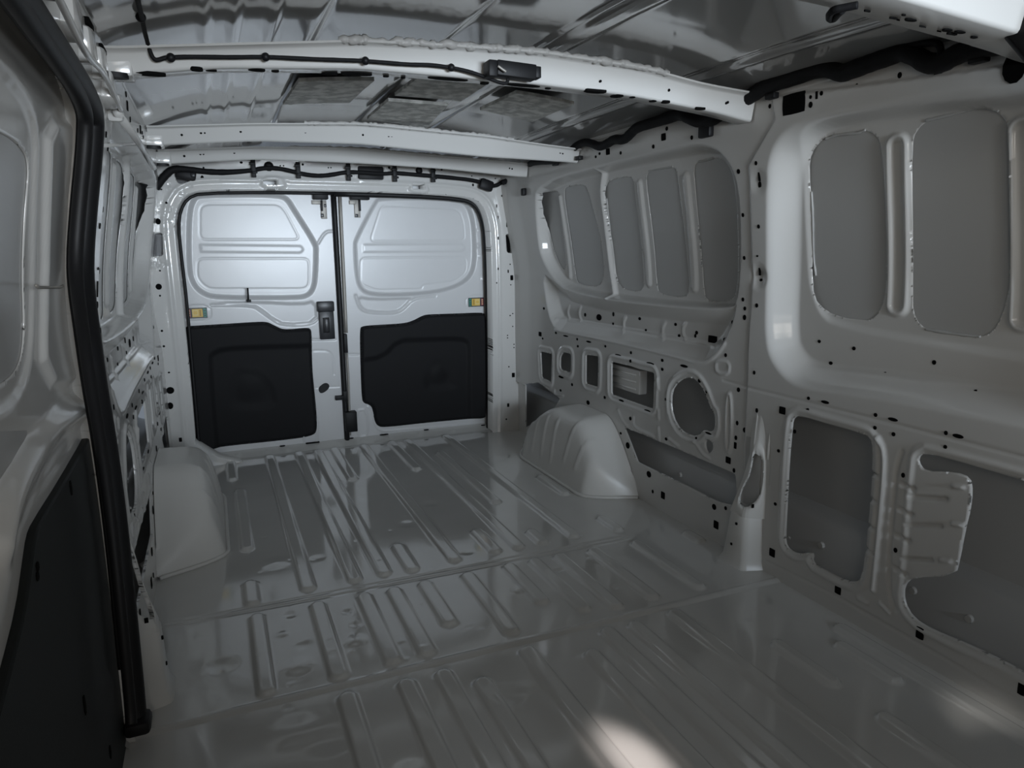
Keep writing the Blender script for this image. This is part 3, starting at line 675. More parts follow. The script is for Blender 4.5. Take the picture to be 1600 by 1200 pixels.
s.level(YP([(404, 470), (470, 474), (494, 468), (497, 505), (445, 509), (425, 499), (410, 487), (396, 478), (340, 476), (340, 472)], YD), .008, .012, 1, add=True)
s.ring(YP([(291, 482), (325, 481), (325, 497), (291, 498)], YD), .002, .005, .012, 1)
s.ring(YP([(476, 646), (496, 646), (496, 700), (474, 700)], YD), -.004, .008, 0, 1)
s.bead(YP([(488, 531), (524, 530)], YD), .004, .008); s.bead(YP([(490, 548), (520, 548), (522, 585)], YD), .002, .006); s.bead(YP([(494, 606), (530, 604)], YD), .002, .006)
s.bead(YP([(497, 380), (508, 362), (521, 361)], YD), -.003, .008)
for p in [(286, 313), (278, 349), (278, 363), (280, 417), (282, 444), (275, 330)]: s.dimple(YP([p], YD)[0], -.004, .018)
me = s.build('door_panel', fnD, DOORP); sub(d1, link('door_panel', me, None, None, False))
trim_panel(d1, [(289, 520), (290, 510), (300, 509), (351, 506), (405, 502.5), (418, 503), (428, 508), (440, 514), (452, 514.5), (476, 512), (486, 513), (487, 525), (487.5, 571), (491, 610), (494, 638), (496, 672), (488, 681.5), (440, 688), (351, 697), (337, 700), (326, 706), (312, 706), (305, 690), (297, 610)],
           [(487, 534), (400, 536), (345, 539), (325, 549), (322, 560), (328, 640), (334, 698), (330, 760), (500, 760), (520, 640), (510, 530)], (390, 599), .075, [(356, 574), (400, 570), (425, 590), (440, 622), (430, 640), (385, 645), (350, 640)])
sticker(d1, 291, 481.5, 324.5, 496.5, 'rg')
# ---- right rear door
d2 = empty('door_2', (.37, YD, 0)); tag(d2, 'right white rear cargo door with black trim and sticker near its hinge side', 'door', kind='structure')
s = door_sheet(GX+.008, .86)
RR = [(552, 385), (553, 374), (585, 312), (594, 306), (660, 306), (721, 309), (734, 318), (741, 335), (745, 360), (746, 411), (738, 435), (717, 450), (681, 460), (630, 464), (585, 464), (564, 457), (555, 437)]
s.level(YP(RR, YD), .028, .022, 2)
s.ring(YP([(598, 321), (620, 321), (712, 326), (722, 332), (727, 348), (729, 376), (580, 377)], YD), .0012, .006, 0, .03)
s.ring(YP([(565, 403), (731, 402), (731, 425), (713, 440), (662, 446), (662, 452), (590, 454), (565, 444)], YD), .0012, .006, 0, .03)
s.level(YP([(567, 380), (726, 379), (731, 387), (726, 395), (567, 396)], YD), -.002, .014, .01, add=True)
s.bead(YP([(556, 462), (562, 482), (576, 489), (618, 490), (632, 482), (646, 466), (680, 462)], YD), .004, .010)
s.level(YP([(556, 462), (562, 482), (576, 489), (618, 490), (632, 482), (646, 466), (640, 464), (585, 466)], YD), .009, .014, 1, add=True)
s.ring(YP([(731, 466), (756, 465), (756, 479), (731, 480)], YD), .002, .005, .012, 1)
s.ring(YP([(556, 642), (573, 639), (576, 680), (558, 684)], YD), -.004, .008, 0, 1)
s.bead(YP([(542, 554), (560, 554)], YD), .004, .008); s.bead(YP([(575, 636), (583, 642), (585, 662), (592, 672), (605, 674), (757, 660)], YD), -.003, .008)
for p in [(751, 322), (757, 345), (755, 436), (748, 360), (747, 384), (750, 400)]: s.dimple(YP([p], YD)[0], -.004, .018)
me = s.build('door_panel', fnD, DOORP); sub(d2, link('door_panel', me, None, None, False))
trim_panel(d2, [(562, 515), (565, 509), (600, 507), (632, 505), (645, 501), (660, 493), (669, 491), (720, 489.5), (754, 488), (759, 492), (759.6, 560), (760, 648), (756, 654), (739, 654), (725, 655), (660, 661), (599, 668), (589, 665), (584, 655), (582, 638), (577, 632), (568, 630), (565, 622), (563, 570)],
           [(540, 557), (562, 557), (594, 552), (618, 526), (660, 525), (718, 523), (733, 530), (736, 545), (735, 600), (736, 660), (730, 720), (540, 720)], (682, 581), .055, [(662, 570), (680, 556), (700, 562), (716, 600), (713, 608), (690, 613), (655, 613)])
sticker(d2, 731.5, 465.5, 756, 478.5, 'gr')
# latch handle, brackets, check strap, rollers
def bx(name, px0, py0, px1, py1, m, root, y0=.0, y1=.02, bev=.003, label=None):
    q0, q1 = YP([(px0, py0), (px1, py1)], YD)
    o = bm_obj(name, box_bm(((q0[0]+q1[0])/2, YD-(y0+y1)/2, (q0[1]+q1[1])/2), (abs(q1[0]-q0[0]), y1-y0, abs(q1[1]-q0[1])), None, bev), m, root)
    if label: o['label'] = label
    return o
lt = bx('latch_handle', 497, 486, 523, 529, GREYP, d1, -.004, .022, .005, 'grey-black plastic door latch handle')
lt2 = bx('latch_cover', 494, 471, 521.5, 486, GREYP, d1, -.002, .032, .006)
bx('latch_lever', 503, 496, 514.5, 519, PLAST, d1, .018, .026, .003); bx('lever_face', 506.5, 498, 513, 517, GREYP, d1, .024, .0275, .0015)
prism('grommet', YP([(497, 606), (505, 599), (511, 598), (515, 602), (513, 608), (505, 614), (499, 614)], YD), fnD, .002, -.004, PLAST, d1, 2)
bx('roller_housing', 487, 295.5, 511.5, 312.5, PLAST, d1, -.004, .040, .004, 'black plastic top roller housing')
bx('bracket_plate', 486.5, 313, 501, 319.5, STEEL, d1, -.002, .014, .002, 'bare zinc bracket plate'); bx('bracket_plate', 500, 313, 511, 342, STEEL, d1, -.002, .010, .002, 'bare zinc bracket plate')
bx('bolt', 505.5, 319, 509.5, 324, GREYP, d1, .008, .013, .001); bx('bolt', 501, 334, 505.5, 339.5, GREYP, d1, .008, .013, .001); bx('latch_rod', 500, 313, 504, 330, PLAST, d1, .01, .022, .002)
bx('roller_housing', 545, 295.5, 575.5, 313, PLAST, d2, -.004, .040, .004, 'black plastic top roller housing')
bx('bracket_plate', 545, 313, 556, 319.5, STEEL, d2, -.002, .014, .002, 'bare zinc bracket plate'); bx('bracket_plate', 552.5, 313, 563, 340, STEEL, d2, -.002, .010, .002, 'bare zinc bracket plate')
bx('bolt', 554.5, 334.5, 559, 339.5, GREYP, d2, .008, .013, .001); bx('latch_rod', 559, 313, 563, 330, PLAST, d2, .01, .022, .002)
bx('bottom_latch', 537, 642, 556.5, 671, PLAST, d2, .0, .05, .004, 'black plastic lower door latch'); bx('striker', 535, 521, 542, 550, PLAST, d2, .0, .04, .003)
bx('check_strap', 523, 618, 537, 623, PLAST, d1, .0, .03, .002); bx('strap_end', 535, 610, 542, 626, PLAST, d2, .0, .03, .002)
tube('antenna_stub', [on(1, YD-.03, 387, 450), on(1, YD-.03, 388, 470)], .0045, PLAST, d1, 8, 0); bx('stub_foot', 385, 468, 392, 471.5, PLAST, d1, -.02, .034, .001)
tube('edge_seal', [(GX-.004, YD-.006, 1.30), (GX-.004, YD-.006, .8), (GX-.006, YD-.006, .3), (GX-.006, YD-.006, -.01)], .014, RUBBER, d1, 10, 1)
tube('rod_cover', [on(1, YD-.012, 531, 303), on(1, YD-.012, 537, 430), on(1, YD-.012, 541, 520)], .009, STEEL, d2, 8, 1)
tube('lower_rod', [on(1, YD-.012, 542, 552), on(1, YD-.012, 545, 600), on(1, YD-.012, 547, 680)], .006, STEEL, d2, 8, 1)
# weather seal round the body opening
sp = [(313, 720), (308, 655), (302, 590), (292, 470), (283.5, 400), (279, 355), (282, 329), (293, 310), (314, 302), (420, 301), (522, 302.5)]
tube('door_opening_seal', [on(1, YD-.040, x, y) for x, y in sp], .007, RUBBER, None, 8, 1).name = 'door_opening_seal'
o = bpy.data.objects['door_opening_seal']; tag(o, 'thin black rubber seal around the left rear door', 'seal')
sp = [(522, 303), (640, 306), (720, 311), (742, 319), (753, 338), (759, 370), (762.5, 500), (763.5, 640), (763, 672)]
o = tube('door_opening_seal', [on(1, YD-.040, x, y) for x, y in sp], .0125, RUBBER, None, 10, 1)
tag(o, 'thick black rubber seal around the right rear door', 'seal')
# body-side outside board behind the gap so no sky shows through
bm = bmesh.new(); box_bm((0, YD+.10, .62), (1.9, .01, 1.5), None, 0, bm); bm_obj('outer_skin', bm, SKIN, wb, False)

# ================================================================== ROOF
SRf = Sheet(np.arange(-.86, .861, .008), np.arange(.2, 3.62, .012))
for x in (-.615, -.56, -.485): SRf.bead([(x, .25), (x, 3.5)], -.004, .012, rnd_=0)
for x, h in ((-.40, .010), (.16, -.010), (.22, .010), (.60, .008), (-.09, .006)): SRf.D += (h*ss((SRf.A-x)/.03))
SRf.bead([(.157, .3), (.157, 3.5)], -.008, .010, rnd_=0); SRf.bead([(.66, .3), (.66, 3.5)], -.006, .012, rnd_=0)
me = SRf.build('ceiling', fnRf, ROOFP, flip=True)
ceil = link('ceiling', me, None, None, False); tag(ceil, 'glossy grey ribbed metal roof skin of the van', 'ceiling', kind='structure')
pads = [([(467, 128), (585, 132), (546, 166), (442, 164)], 'rough grey damping pad on the roof, leftmost of the four'),
        ([(655, 128), (765, 136), (720, 164), (617, 156)], 'rough grey damping pad in the roof centre, nearer the front crossmember'),
        ([(607, 164), (700, 171), (667, 203), (574, 191)], 'rough grey damping pad in the roof centre, nearer the rear crossmember'),
        ([(807, 150), (897, 159), (832, 187), (750, 176)], 'rough grey damping pad on the roof, rightmost of the four')]
for P, lab in pads:
    Q = [tuple(on(2, 1.462, x, y)[:2]) for x, y in P]
    n = 8; V = []; F = []
    for lay in (0, 1):
        for i in range(n+1):
            for j in range(n+1):
                u, v = i/n, j/n
                p = (np.array(Q[0])*(1-u)*(1-v)+np.array(Q[1])*u*(1-v)+np.array(Q[2])*u*v+np.array(Q[3])*(1-u)*v)
                d = SRf.at(p[0], p[1]); V.append((p[0], p[1], float(ztop(p[0], p[1]))-.016+.010*lay+(.0 if lay else rnd.uniform(-.001, .001))))
    N = (n+1)**2
    for i in range(n):
        for j in range(n):
            a = i*(n+1)+j; F.append((a, a+1, a+n+2, a+n+1)); F.append((N+a+n+1, N+a+n+2, N+a+1, N+a))
    ed = [i for i in range(n+1)]+[i*(n+1)+n for i in range(1, n+1)]+[n*(n+1)+j for j in range(n-1, -1, -1)]+[i*(n+1) for i in range(n-1, 0, -1)]
    for a, b in zip(ed, ed[1:]+ed[:1]): F.append((b, a, N+a, N+b))
    o = link('damping_pad', mesh_np('damping_pad', V, F), PAD, None, False); tag(o, lab, 'pad', 'damping pads stuck to the roof')
# ---- cross bows
def bow(Y, zb, zt, label, depth=.075, wav=0.0, x0=-.80, x1=.80, joint=(-.32, .64), face_lean=.012):
    xs = np.linspace(x0, x1, 161)
    ZB = np.interp(xs, *zip(*zb)); ZT = np.interp(xs, *zip(*zt))
    k = np.ones(9)/9; pad = lambda v: np.convolve(np.pad(v, 4, 'edge'), k, 'valid'); ZB, ZT = pad(ZB), pad(ZT)
    V = []; F = []
    prof_ = [(-.022, 'T', .004), (-.020, 'T', 0), (-.004, 'T', -.002), (0, 'T', -.006), (face_lean, 'B', .006), (face_lean+.004, 'B', .001), (face_lean+.010, 'B', 0), (depth-.008, 'B', .001), (depth, 'B', .006), (depth+.004, 'T', -.01), (depth+.02, 'T', 0)]
    for i, x in enumerate(xs):
        st = .0015 if joint[0] < x < joint[1] else 0
        for y, w_, dz in prof_: V.append((x, Y+y-st+wav*math.sin(x*3), (ZT[i] if w_ == 'T' else ZB[i])+dz))
    n = len(prof_)
    for i in range(len(xs)-1):
        for j in range(n-1): F.append((i*n+j, (i+1)*n+j, (i+1)*n+j+1, i*n+j+1))
    me = mesh_np('roof_bow', V, F); o = link('roof_bow', me, PAINT); me.set_sharp_from_angle(angle=math.radians(50)); tag(o, label, 'crossmember')
    # end brackets
    return o, (lambda x: float(np.interp(x, xs, ZB))), (lambda x: float(np.interp(x, xs, ZT)))
B1 = bow(1.66, [(-.80, 1.345), (-.775, 1.350), (-.60, 1.378), (-.31, 1.400), (.13, 1.399), (.42, 1.389), (.70, 1.362), (.80, 1.345)],
         [(-.80, 1.388), (-.6, 1.412), (-.31, 1.446), (-.1, 1.456), (.128, 1.462), (.42, 1.450), (.60, 1.425), (.80, 1.412)], 'broad white roof crossmember carrying the thin wire and black module')
B2 = bow(2.70, [(-.80, 1.352), (-.46, 1.382), (-.1, 1.387), (.388, 1.360), (.785, 1.352), (.80, 1.35)], [(-.80, 1.405), (-.46, 1.432), (-.1, 1.450), (.39, 1.430), (.6, 1.412), (.80, 1.398)], 'white roof crossmember just behind the damping pads', .040)
B3 = bow(3.22, [(-.80, 1.350), (-.43, 1.382), (0, 1.380), (.39, 1.368), (.70, 1.347), (.80, 1.342)], [(-.80, 1.398), (-.43, 1.425), (0, 1.436), (.39, 1.418), (.76, 1.400), (.80, 1.396)], 'rearmost white roof crossmember above the rear doors', .03)
B0 = bow(.835, [(-.80, 1.33), (0, 1.385), (.30, 1.375), (.69, 1.345), (.80, 1.33)], [(-.80, 1.39), (0, 1.44), (.4, 1.43), (.8, 1.395)], 'white roof crossmember nearest the camera at the upper right', .105)
def bow_holes(B, Y, items, par, zoff=.0, ax='face', lean=.008):
    V = []; F = []
    for px, py, rx, ry in items:
        if ax == 'face':
            p = on(1, Y, px, py); d = np.linalg.norm(p-CAM)/FPX; base = len(V); n = 10
            for dy in (-.0025, .004):
                for k in range(n): t = 2*math.pi*k/n; V.append((p[0]+rx*d*math.cos(t), Y+dy, p[2]+ry*d*math.sin(t)))
        else:
            z = 1.38
            for _ in range(6): p = on(2, z, px, py); z = B[1](p[0])
            d = np.linalg.norm(p-CAM)/FPX; base = len(V); n = 12; e = on(2, z, px, py+ry); rb = min(abs(e[1]-p[1]), .03)
            for dz in (-.0015, .004):
                for k in range(n): t = 2*math.pi*k/n; q = max(abs(math.cos(t)), abs(math.sin(t)))**.5; V.append((p[0]+rx*d*math.cos(t)/q, min(max(p[1]+rb*math.sin(t)/q, Y+.006), Y+.075), z+dz))
        F.append(tuple(base+k for k in range(n))[::-1])
        for k in range(n): F.append((base+k, base+(k+1) % n, base+n+(k+1) % n, base+n+k))
    o = link('punched_holes', mesh_np('punched_holes', V, F), HOLE, None, False); sub(par, o); tag(o, kind='stuff')
bow_holes(B1, 1.664, [(938, 127, 1.8, 1.8), (1045, 141, 1.8, 2), (1135, 161, 1.5, 1.8), (1137, 160, 1.5, 1.8)], B1[0])
bow_holes(B1, 1.66, [(307, 109, 8, 2), (330, 110, 7, 1.2), (401, 109, 11, 2.2), (430, 111, 5, 1.4), (515, 115, 11, 2.5), (557, 115, 22, 2.5), (603, 119, 4, 1.2), (630, 121, 3, 1.2), (700, 123, 30, 2.2), (757, 130, 6, 1.8), (817, 133, 27, 2.2), (856, 138, 4, 1.2),
                     (930, 143, 17, 2.5), (964, 150, 9, 2.5), (988, 152, 4, 1.2), (1020, 158, 5, 1.4), (1040, 160, 6, 1.4), (1095, 170, 8, 1.8), (230, 116, 22, 2)], B1[0], ax='bottom')
bow_holes(B2, 2.706, [(284, 211, 1.6, 1.5), (314, 208, 1.6, 1.5), (320, 208, 1.2, 1.2), (376, 206, 1.6, 1.5), (477, 207, 1.5, 1.4), (567, 211, 1.5, 1.5), (607, 213, 1.4, 1.3), (612, 213, 1.4, 1.3), (651, 215, 1.5, 1.4), (731, 221, 1.5, 1.5), (810, 229, 1.4, 1.5), (875, 239, 1.3, 1.3), (879, 240, 1.3, 1.3)], B2[0])
bow_holes(B3, 3.226, [(288, 244, 1.6, 1.5), (313, 241, 1.4, 1.4), (318, 241, 1.2, 1.2), (366, 239, 1.5, 1.3), (451, 239, 1.4, 1.3), (528, 241, 1.4, 1.3), (562, 242, 1.3, 1.3), (567, 242, 1.3, 1.3), (600, 243, 1.4, 1.4), (669, 248, 1.4, 1.3), (738, 254, 1.2, 1.2), (796, 263, 1.2, 1.2), (800, 264, 1.2, 1.2)], B3[0])
bow_holes(B0, .835, [(1355, 17, 5, 1.2), (1395, 29, 7, 2), (1412, 23, 3, 1), (1423, 31, 9, 2), (1383, 38, 3, 1.2), (1480, 47, 7, 2.2), (1487, 53, 8, 2), (1500, 50, 8, 2), (1463, 50, 4, 1), (1522, 58, 5, 1.5), (1440, 42, 6, 1)], B0[0], ax='bottom')
for B, P, r in ((B1, 1.645, .0085), (B2, 2.685, .007), (B3, 3.205, .004)):
    xs = np.linspace(-.35 if B is B1 else -.3, .50, 90)
    pts = [(x, P+rnd.uniform(-.004, .004), B[2](x)+.005+rnd.uniform(-.002, .003)) for x in xs]
    o = tube('sealant_bead', pts, [r*rnd.uniform(.6, 1.3) for _ in xs], SEAL, B[0], 8, 1, .12)
# light-coloured end brackets on the right rail and ears on the left
for (px, py, Y, sz) in [(1165, 176, 1.72, .055), (905, 244, 2.755, .05), (832, 268, 3.27, .04)]:
    p = on(1, Y, px, py); B = {1.72: B1, 2.755: B2, 3.27: B3}[Y]
    bm_obj('end_bracket', box_bm((.775, Y, p[2]), (.075, sz, .034), Matrix.Rotation(math.radians(8), 3, 'Y'), .003), PAINT, B[0])
for Y, B in ((1.70, B1), (2.74, B2), (3.25, B3)):
    bm_obj('end_bracket', box_bm((-.79, Y, 1.372), (.07, .07, .05), None, .006), PAINT, B[0])
    prism('rubber_plug', [(-.79+.028*math.cos(t), Y-.03+.0*t+.014*math.sin(t)) for t in np.linspace(0, 2*math.pi, 13)[:-1]], lambda A, B_, D: (A, B_, 1.350+D), -.008, .002, RUBBER, B[0], 1)
# ---- inner roof side rails (triangular braces, hem) left and right
for s in (1, -1):
    par = wr if s > 0 else wl
    # rail cap closing wall top to roof skin
    V = []; F = []; yy = np.linspace(.25, 3.55, 60)
    for i, y in enumerate(yy):
        zt = float(ztop(.84, y))
        for x, z in ((.803, 1.40), (.800, 1.418), (.812, 1.432), (.86, zt+.0)): V.append((s*x, y, z))
    for i in range(len(yy)-1):
        for k in range(3):
            q = (i*4+k, (i+1)*4+k, (i+1)*4+k+1, i*4+k+1); F.append(q if s > 0 else q[::-1])
    o = link('roof_rail', mesh_np('roof_rail', V, F), PAINT); sub(par, o)
# diagonal brace on the left rail
pa, pb = wall(183, 175, -1, -.02), wall(240, 262, -1, -.03)
tube('diagonal_brace', [pa, (pa+pb)/2+np.array([.004, 0, 0]), pb], .009, PAINT, wl, 6, 0)
tube('rail_weld', [wall(150, 228, -1, -.006), wall(215, 225, -1, -.006)], .004, PAINT, wl, 6, 0)
for i, (y, zc) in enumerate(((1.50, 1.33), (1.62, 1.31), (1.36, 1.325), (1.22, 1.33), (1.75, 1.30), (1.05, 1.335))):
    bm = box_bm((-.800, y, zc), (.03, .07, .055), Matrix.Rotation(math.radians(10*(-1)**i), 3, 'X'), .008)
    bm_obj('rail_bracket', bm, PAINT, wl)
tube('rail_hem', [(-.785, y, 1.295+.008*math.sin(y*14)) for y in np.arange(.5, 1.75, .06)], .005, PAINT, wl, 8, 1)
for y in (1.42, 1.58, 1.80): bm_obj('rail_slot', box_bm((-.797, y, 1.372), (.012, .05, .012), None, .003), HOLE, wl)

# ================================================================== B-PILLAR FEET
def foot(s, label):
    root = empty('pillar_bracket', (s*.84, 1.66, 0)); tag(root, label, 'bracket')
    fy = lambda P: [(s*x, y, z) for x, y, z in P]
    # lower tapered shoe: loft of sections (x_inner, y_front, y_back)
    secs = [(0, .805, 1.622, 1.745), (.02, .815, 1.629, 1.735), (.06, .818, 1.631, 1.728), (.165, .820, 1.634, 1.712), (.172, .824, 1.636, 1.708)]
    V = []; F = []
    def sec(z, xi, yf, yb): return [(.885, yf-.020, z), (xi+.018, yf, z), (xi+.005, yf+.006, z), (xi, yf+.018, z), (xi, yb-.01, z), (xi+.008, yb, z), (.885, yb+.01, z)]
    for t in secs: V += [(s*x, y, z) for x, y, z in sec(*t)]
    n = 7
    for i in range(len(secs)-1):
        for k in range(n-1):
            q = (i*n+k, i*n+k+1, (i+1)*n+k+1, (i+1)*n+k); F.append(q if s < 0 else q[::-1])
    o = link('shoe', mesh_np('shoe', V, F), ARCH); o.data.set_sharp_from_angle(angle=math.radians(60)); sub(root, o)
    # upper frame with an open, kinked window
    def fn(A, B, D):                        # A: 0..1 round the section, B: height
        hz = [.17, .28, .36, .50]
        xm, ym = np.interp(B, hz, [.822, .838, .850, .873]), np.interp(B, hz, [1.642, 1.646, 1.652, 1.662])
        xb, yb = np.interp(B, hz, [.824, .850, .866, .882]), np.interp(B, hz, [1.712, 1.690, 1.682, 1.700])
        t = np.where(A < .45, A/.45, (A-.45)/.55)
        X = np.where(A < .45, .884+(xm-.884)*t, xm+(xb-xm)*t); Y = np.where(A < .45, 1.604+(ym-1.604)*t, ym+(yb-ym)*t)
        return s*(X+D*.8), Y+D*.4, B
    S = Sheet(np.linspace(0, 1, 60), np.linspace(.168, .50, 90))
    S.D += .004*np.exp(-((S.A-.45)/.06)**2)
    Wp = [(.20, .235), (.50, .192), (.86, .215), (.80, .262), (.55, .305), (.47, .375), (.20, .362), (.17, .30)]
    S.hole(Wp, 1); S.ring([(a, b) for a, b in Wp], -.003, .02, .02)
    me = S.build('frame', fn, ARCH, flip=(s < 0), rim=.012); sub(root, link('frame', me, None, None, False))
    bm = bmesh.new(); box_bm((s*.874, 1.672, .30), (.006, .07, .22), None, 0, bm); bm_obj('inner_back', bm, SKIN, root, False)
    tube('frame_lip', [(s*x, y, z) for x, y, z in ((.874, 1.612, .36), (.876, 1.612, .40), (.879, 1.612, .44), (.882, 1.612, .48))], [.003, .006, .006, .003], ARCH, root, 8, 1)
    for x, y, z, sx, sz in [(.868, 1.626, .10, .009, .009), (.840, 1.627, .21, .008, .012)]:
        bm_obj('square_hole', box_bm((s*x, y+.001, z), (sx, .004, sz), None, .001), HOLE, root)
    for y, z in ((1.690, .065), (1.672, .14)): bm_obj('square_hole', box_bm((s*(.8175), y, z), (.005, .007, .008), None, .001), HOLE, root)
    return root
foot(1, 'grey metal pillar foot bracket standing on the floor at the right wall')
foot(-1, 'grey metal pillar foot bracket at the left beside the sliding door seal')

# ================================================================== SLIDING DOOR (left foreground)
d3 = empty('door_3', (-.92, 1.1, 0)); tag(d3, 'white sliding side door at the left edge with a dark lower trim board', 'door', kind='structure')
S3 = Sheet(np.arange(.55, 1.66, .005), np.arange(-.05, 1.335, .005)); fn3 = lambda A, B, D: (-(prof(B)+.022+D), A, B)
L3 = lambda P, off=0.0: [tuple(wall(x, y, -1, .022+off)[1:]) for x, y in P]
S3.level(L3([(62, 185), (58, 300), (56, 450), (54, 560), (30, 640), (-80, 700), (-300, 700), (-300, 60), (-60, 60), (20, 110)]), .006, .014, 2)
S3.level(L3([(66, 178), (118, 184), (116, 240), (104, 420), (112, 560), (118, 610), (62, 610), (62, 450), (64, 300)]), -.010, .020, 1, add=True)
hl = L3([(47, 255), (40, 330), (36, 430), (39, 500), (37, 545), (29, 575), (10, 596), (-40, 620), (-150, 640), (-260, 560), (-260, 150), (-120, 165), (0, 205), (34, 228)], .006)
S3.hole(hl, 2)
S3.bead(L3([(122, 640), (100, 650), (60, 705), (22, 780), (8, 850)]), -.022, .040)
S3.level(L3([(128, 655), (100, 700), (40, 800), (18, 900), (-40, 1100), (-400, 1100), (-400, 640), (40, 640)]), .012, .04, 1, add=True)
S3.bead(L3([(-60, -70), (0, 10), (60, 88), (105, 145)]), -.006, .007)
me = S3.build('door_panel', fn3, PAINT, flip=False, rim=.002); sub(d3, link('door_panel', me, None, None, False))
tube('weld_mark', [wall(56, 446, -1, .0), wall(60, 449, -1, .004), wall(94, 449, -1, .004), wall(99, 446, -1, .0)], .0022, STEEL, d3, 6, 0)
zz = np.arange(-.05, 1.36, .03); So = Sheet(np.arange(.3, 1.70, .04), zz); So.D += (.0305+.03*ss((.72-zz)/.06))[None, :]
me = So.build('outer_skin', fnL, SKIN); sub(d3, link('outer_skin', me, None, None, False))
TP = L3([(132, 675), (127, 688), (90, 752), (48, 818), (40, 838), (34, 880), (24, 950), (0, 1045), (-30, 1150), (-60, 1350), (210, 1350), (197, 1160), (190, 1100), (180, 1010), (165, 900), (150, 780), (138, 690)])
prism('trim_board', TP, fn3, .0, -.012, TRIM2, d3, 1, .003).__setitem__('label', 'dark matt lower trim board')
for px, py, w_, h_ in [(97, 764, .006, .012), (118, 1105, .006, .016), (41, 888, .006, .006), (41, 903, .006, .006), (160, 1178, .006, .012)]:
    a, b = L3([(px, py)])[0]; prism('clip_slot', [(a-w_, b-h_), (a+w_, b-h_), (a+w_, b+h_), (a-w_, b+h_)], fn3, -.010, -.0135, HOLE, d3, 1)
tube('trim_edge', [wall(x, y, -1, .012) for x, y in [(139, 700), (151, 780), (166, 900), (181, 1010), (192, 1100), (197, 1147)]], .0022, PAINT, d3, 6, 1)
# seal
spx = [(214, 1132), (213, 1110), (207, 1045), (199, 965), (184, 820), (168, 700), (150, 600), (139, 520), (129, 450), (127, 400), (133, 320), (140, 250), (143, 205), (143, 175), (128, 140), (105, 105), (84, 75), (38, 10), (10, -30), (-60, -110)]
sl = empty('sliding_door_seal', (-.86, 1.5, 0)); tag(sl, 'thick black rubber seal down the edge of the sliding door opening', 'seal')
tube('outer_lip', [wall(x, y, -1, -.012) for x, y in spx], .0195, RUBBER, sl, 14, 2)
tube('inner_bulb', [wall(x-9, y, -1, -.034) for x, y in spx], .010, RUBBER, sl, 12, 2)
tube('carrier_edge', [wall(x-18-(.02*(y > 900)), y, -1, -.006) for x, y in spx[2:]], .006, RUBBER, sl, 8, 2)
bm_obj('seal_end', box_bm(tuple(wall(216, 1130, -1, -.015)), (.05, .06, .03), None, .01), RUBBER, sl)

# ================================================================== HARNESSES
hr = empty('rear_wiring_harness', (0, 3.53, 1.33)); tag(hr, 'black taped wiring harness clipped along the header over the rear doors', 'wiring harness')
def Yp(P, Y): return [on(1, Y, x, y) for x, y in P]
HP = [(243, 294), (250, 284), (260, 272), (270, 264), (290, 264), (320, 268), (350, 269.5), (390, 267), (415, 262), (435, 263), (450, 266), (478, 273), (500, 275), (520, 273), (540, 269), (560, 269), (600, 272), (615, 270), (640, 272), (700, 277), (745, 282), (762, 290), (775, 291), (785, 284)]
tube('cable', Yp(HP, YF-.025), [.017]*4+[.013]*3+[.010]*17, TAPE, hr, 10, 2, .05)
for x, y0, y1 in ((396, 251, 275), (466, 255, 277), (544.5, 257, 281), (617, 260, 283), (677, 262, 284)):
    q = Yp([(x, (y0+y1)/2)], YF-.03)[0]; k = 3.65/FPX
    bm = box_bm(tuple(q), (6*k, .012, (y1-y0)*k), None, .002); box_bm((q[0]-.004, q[1]-.01, q[2]+.02), (8*k, .01, .012), None, .002, bm); box_bm((q[0]+.004, q[1]-.01, q[2]-.018), (7*k, .01, .010), None, .002, bm)
    bm_obj('clip', bm, PLAST, hr)
for px, py, r in ((420, 260, .020), (655, 266, .017)):
    q = Yp([(px, py)], YF-.012)[0]
    bm = bmesh.new(); bmesh.ops.create_uvsphere(bm, u_segments=14, v_segments=8, radius=r, matrix=Matrix.Translation(tuple(q)) @ Matrix.Diagonal((1, .5, 1, 1))); bm_obj('grommet', bm, PLAST, hr)
q = Yp([(760, 289)], YF-.035)[0]
bm = box_bm((0, 0, 0), (.075, .03, .055), Matrix.Rotation(.3, 3, 'Y'), .012); bmesh.ops.translate(bm, vec=tuple(q), verts=bm.verts); bm_obj('connector', bm, PLAST, hr)
# corner lamp socket left
q = Yp([(290, 273)], YF-.01)[0]
bm = box_bm((0, 0, 0), (.085, .03, .045), Matrix.Rotation(.15, 3, 'Y'), .012); bmesh.ops.translate(bm, vec=tuple(q), verts=bm.verts); bm_obj('connector', bm, PLAST, hr)
bm_obj('socket_ring', box_bm((q[0]+.03, q[1]-.014, q[2]-.002), (.022, .01, .022), None, .006), GREYP, hr)
q = Yp([(579.5, 270)], YF+.02)[0]; bm_obj('module', box_bm(tuple(q), (.125, .02, .066), None, .006), PLAST, hr)

